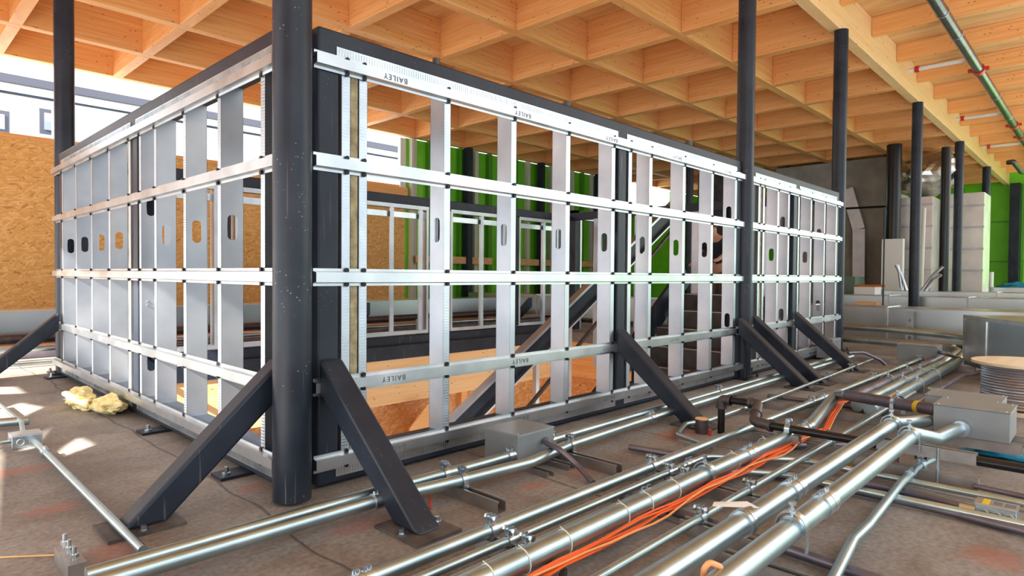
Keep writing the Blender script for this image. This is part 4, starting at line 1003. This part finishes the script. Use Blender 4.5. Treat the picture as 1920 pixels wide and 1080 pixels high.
# ---------------------------------------------------------------- post tops above the frames, sprinkler pipes
for i, (px, py) in enumerate(((818, 112), (1063, 192), (1291, 269))):
    p = at(px, py+8, Y=2.08)
    MB().cyl((p.x, 2.08, 1.65), (p.x, 2.08, 1.688), .016+.004*i, 14).build('pipe_cap', 'iron', WALLS[0])
p = at(1440, 310, Y=2.08)
SY, SZ = 1.29, 3.47
sp = thing('sprinkler_main', 'long grey sprinkler pipe hung under the joists with red couplings', 'pipe', (8, SY, SZ))
MB().cyl((6.2, SY, SZ), (21.5, SY, SZ), .057, 24).build('pipe', 'pipeg', sp)
for X in (10.0, 14.0, 15.2, 18.5):
    m = MB(); m.tube([(X-.05, SY, SZ), (X+.05, SY, SZ)], .072, 20); m.box((X-.03, SY-.11, SZ-.02), (X+.03, SY-.07, SZ+.02)); m.box((X-.03, SY+.07, SZ-.02), (X+.03, SY+.11, SZ+.02)); m.build('coupling', 'red', sp)
for X in (7.6, 8.4, 11.6, 13.2, 16.6):
    m = MB(); m.torus((X, SY, SZ), (1, 0, 0), .06, .004, 20, 6); m.cyl((X, SY, SZ+.06), (X, SY, 3.63), .006, 6); m.build('hanger', 'galv', sp)
for i, (px, py) in enumerate(((1728, 128), (1805, 222), (1855, 275))):
    p = at(px, py, Z=3.56)
    br_ = MB().cyl((p.x, SY-.0, 3.56), (p.x, 2.02, 3.56), .028, 14).build('branch', 'white', sp)
    MB().cyl((p.x, 1.90, 3.56), (p.x, 1.95, 3.56), .042, 14).build('coupling', 'red', br_)
# black drain pipe group at far right under the joists
p = at(1890, 305, Z=3.2); q = at(1935, 318, Z=3.1)
tag(MB().tube(fillet([p, at(1900, 303, Z=3.2), at(1915, 322, Z=3.1), at(1960, 328, Z=3.1)], .1), .05, 12).build('drain_pipe', 'iron', origin=tuple(p)), 'short dark bent drain pipe under the joists at the right edge', 'pipe')

# ---------------------------------------------------------------- worker on the far side
def person():
    base = Vector((10.3, at(1347, 500, X=10.3).y, 0)); t = thing('person', 'person in a dark navy t-shirt and brown trousers bending forward, seen between studs', 'person', tuple(base))
    def sk(name, verts, edges, radii, m, par, lv=2):
        me = bpy.data.meshes.new(name); me.from_pydata([Vector(v) for v in verts], edges, []); o = bpy.data.objects.new(name, me); COL.objects.link(o); o.parent = par; o['_o'] = t['_o']
        o.modifiers.new('skin', 'SKIN'); me.skin_vertices if me.skin_vertices else None
        if not me.skin_vertices:
            bpy.context.view_layer.update()
        for i, r in enumerate(radii): me.skin_vertices[0].data[i].radius = r if isinstance(r, tuple) else (r, r)
        me.skin_vertices[0].data[0].use_root = True
        sb = o.modifiers.new('sub', 'SUBSURF'); sb.levels = lv; sb.render_levels = lv
        me.materials.append(M[m]); return o
    V = [(0, 0, .92), (0, .02, 1.08), (-.04, .03, 1.25), (-.08, .04, 1.40), (-.12, .05, 1.50), (-.14, .05, 1.56), (-.16, .05, 1.64),   # 0-6 spine to head
         (-.09, .22, 1.40), (-.12, .30, 1.18), (-.32, .30, 1.02), (-.40, .28, .98),                                           # left arm 7-10
         (-.09, -.13, 1.40), (-.16, -.22, 1.18), (-.36, -.16, 1.06), (-.44, -.12, 1.04),                                      # right arm 11-14
         (0, .11, .86), (-.03, .13, .48), (.02, .14, .08), (-.10, .15, .04),                                                     # left leg 15-18
         (0, -.08, .86), (.03, -.10, .48), (.10, -.11, .08), (-.02, -.12, .04)]
    E_ = [(0, 1), (1, 2), (2, 3), (3, 4), (4, 5), (5, 6), (3, 7), (7, 8), (8, 9), (9, 10), (3, 11), (11, 12), (12, 13), (13, 14), (0, 15), (15, 16), (16, 17), (17, 18), (0, 19), (19, 20), (20, 21), (21, 22)]
    Rr = [(.13, .15), (.12, .14), (.13, .16), (.12, .15), .06, .075, .085, .065, .045, .035, .03, .065, .045, .035, .03, .09, .06, .045, .04, .09, .06, .045, .04]
    body = sk('body', V, E_, Rr, 'skin', t)
    sk('shirt', [(0, 0, .96), (0, .02, 1.08), (-.04, .03, 1.25), (-.08, .04, 1.39), (-.09, .22, 1.39), (-.12, .28, 1.24), (-.09, -.13, 1.39), (-.15, -.20, 1.24)], [(0, 1), (1, 2), (2, 3), (3, 4), (4, 5), (3, 6), (6, 7)],
       [(.155, .17), (.145, .165), (.15, .18), (.14, .165), .08, .06, .08, .06], 'navy', t)
    sk('trousers', [(0, 0, .95), (0, .11, .84), (-.03, .13, .48), (.02, .14, .12), (0, -.08, .84), (.03, -.10, .48), (.10, -.11, .12)], [(0, 1), (1, 2), (2, 3), (0, 4), (4, 5), (5, 6)],
       [(.15, .165), .105, .078, .065, .105, .078, .065], 'brownc', t)
    sk('hair', [(-.12, .05, 1.70), (-.10, .05, 1.66), (-.085, .05, 1.60)], [(0, 1), (1, 2)], [.07, .09, .05], 'hair', body)
    for s_ in (-.032, .032):
        MB().cyl((base.x-.242, base.y+.05+s_, 1.63), (base.x-.236, base.y+.05+s_, 1.63), .011, 10).build('eye', 'hair', body)
    MB().cyl((base.x-.265, base.y+.05, 1.60), (base.x-.235, base.y+.05, 1.615), .013, 8).build('nose', 'skin', body)
    for sy in (.28, -.12):
        for k in range(5):
            x = -.40 if sy > 0 else -.44
            MB().tube([base+Vector((x, sy+(k-2)*.016, 1.0)), base+Vector((x-.04, sy+(k-2)*.018, .985)), base+Vector((x-.06, sy+(k-2)*.018, .955))], .008, 8).build('finger', 'skin', body)
person()
# brown board leaning beside the worker and dark box behind the panel gap
p = at(1345, 400, X=12.5)
tag(MB().box((12.5, p.y-.45, 0), (12.6, p.y+.45, 3.0)).build('dark_partition', 'stairdk', origin=(12.5, p.y, 0)), 'dark upright partition behind the worker', 'partition')
p = at(1292, 450, X=11.5)
tag(MB().cyl((11.5, p.y, 0), (11.5, p.y, 3.37), .07, 16).build('steel_column', 'col', origin=(11.5, p.y, 0)), 'dark slim column seen through the long wall near the worker', 'column')
for o in S.objects:
    if '_o' in o: del o['_o']
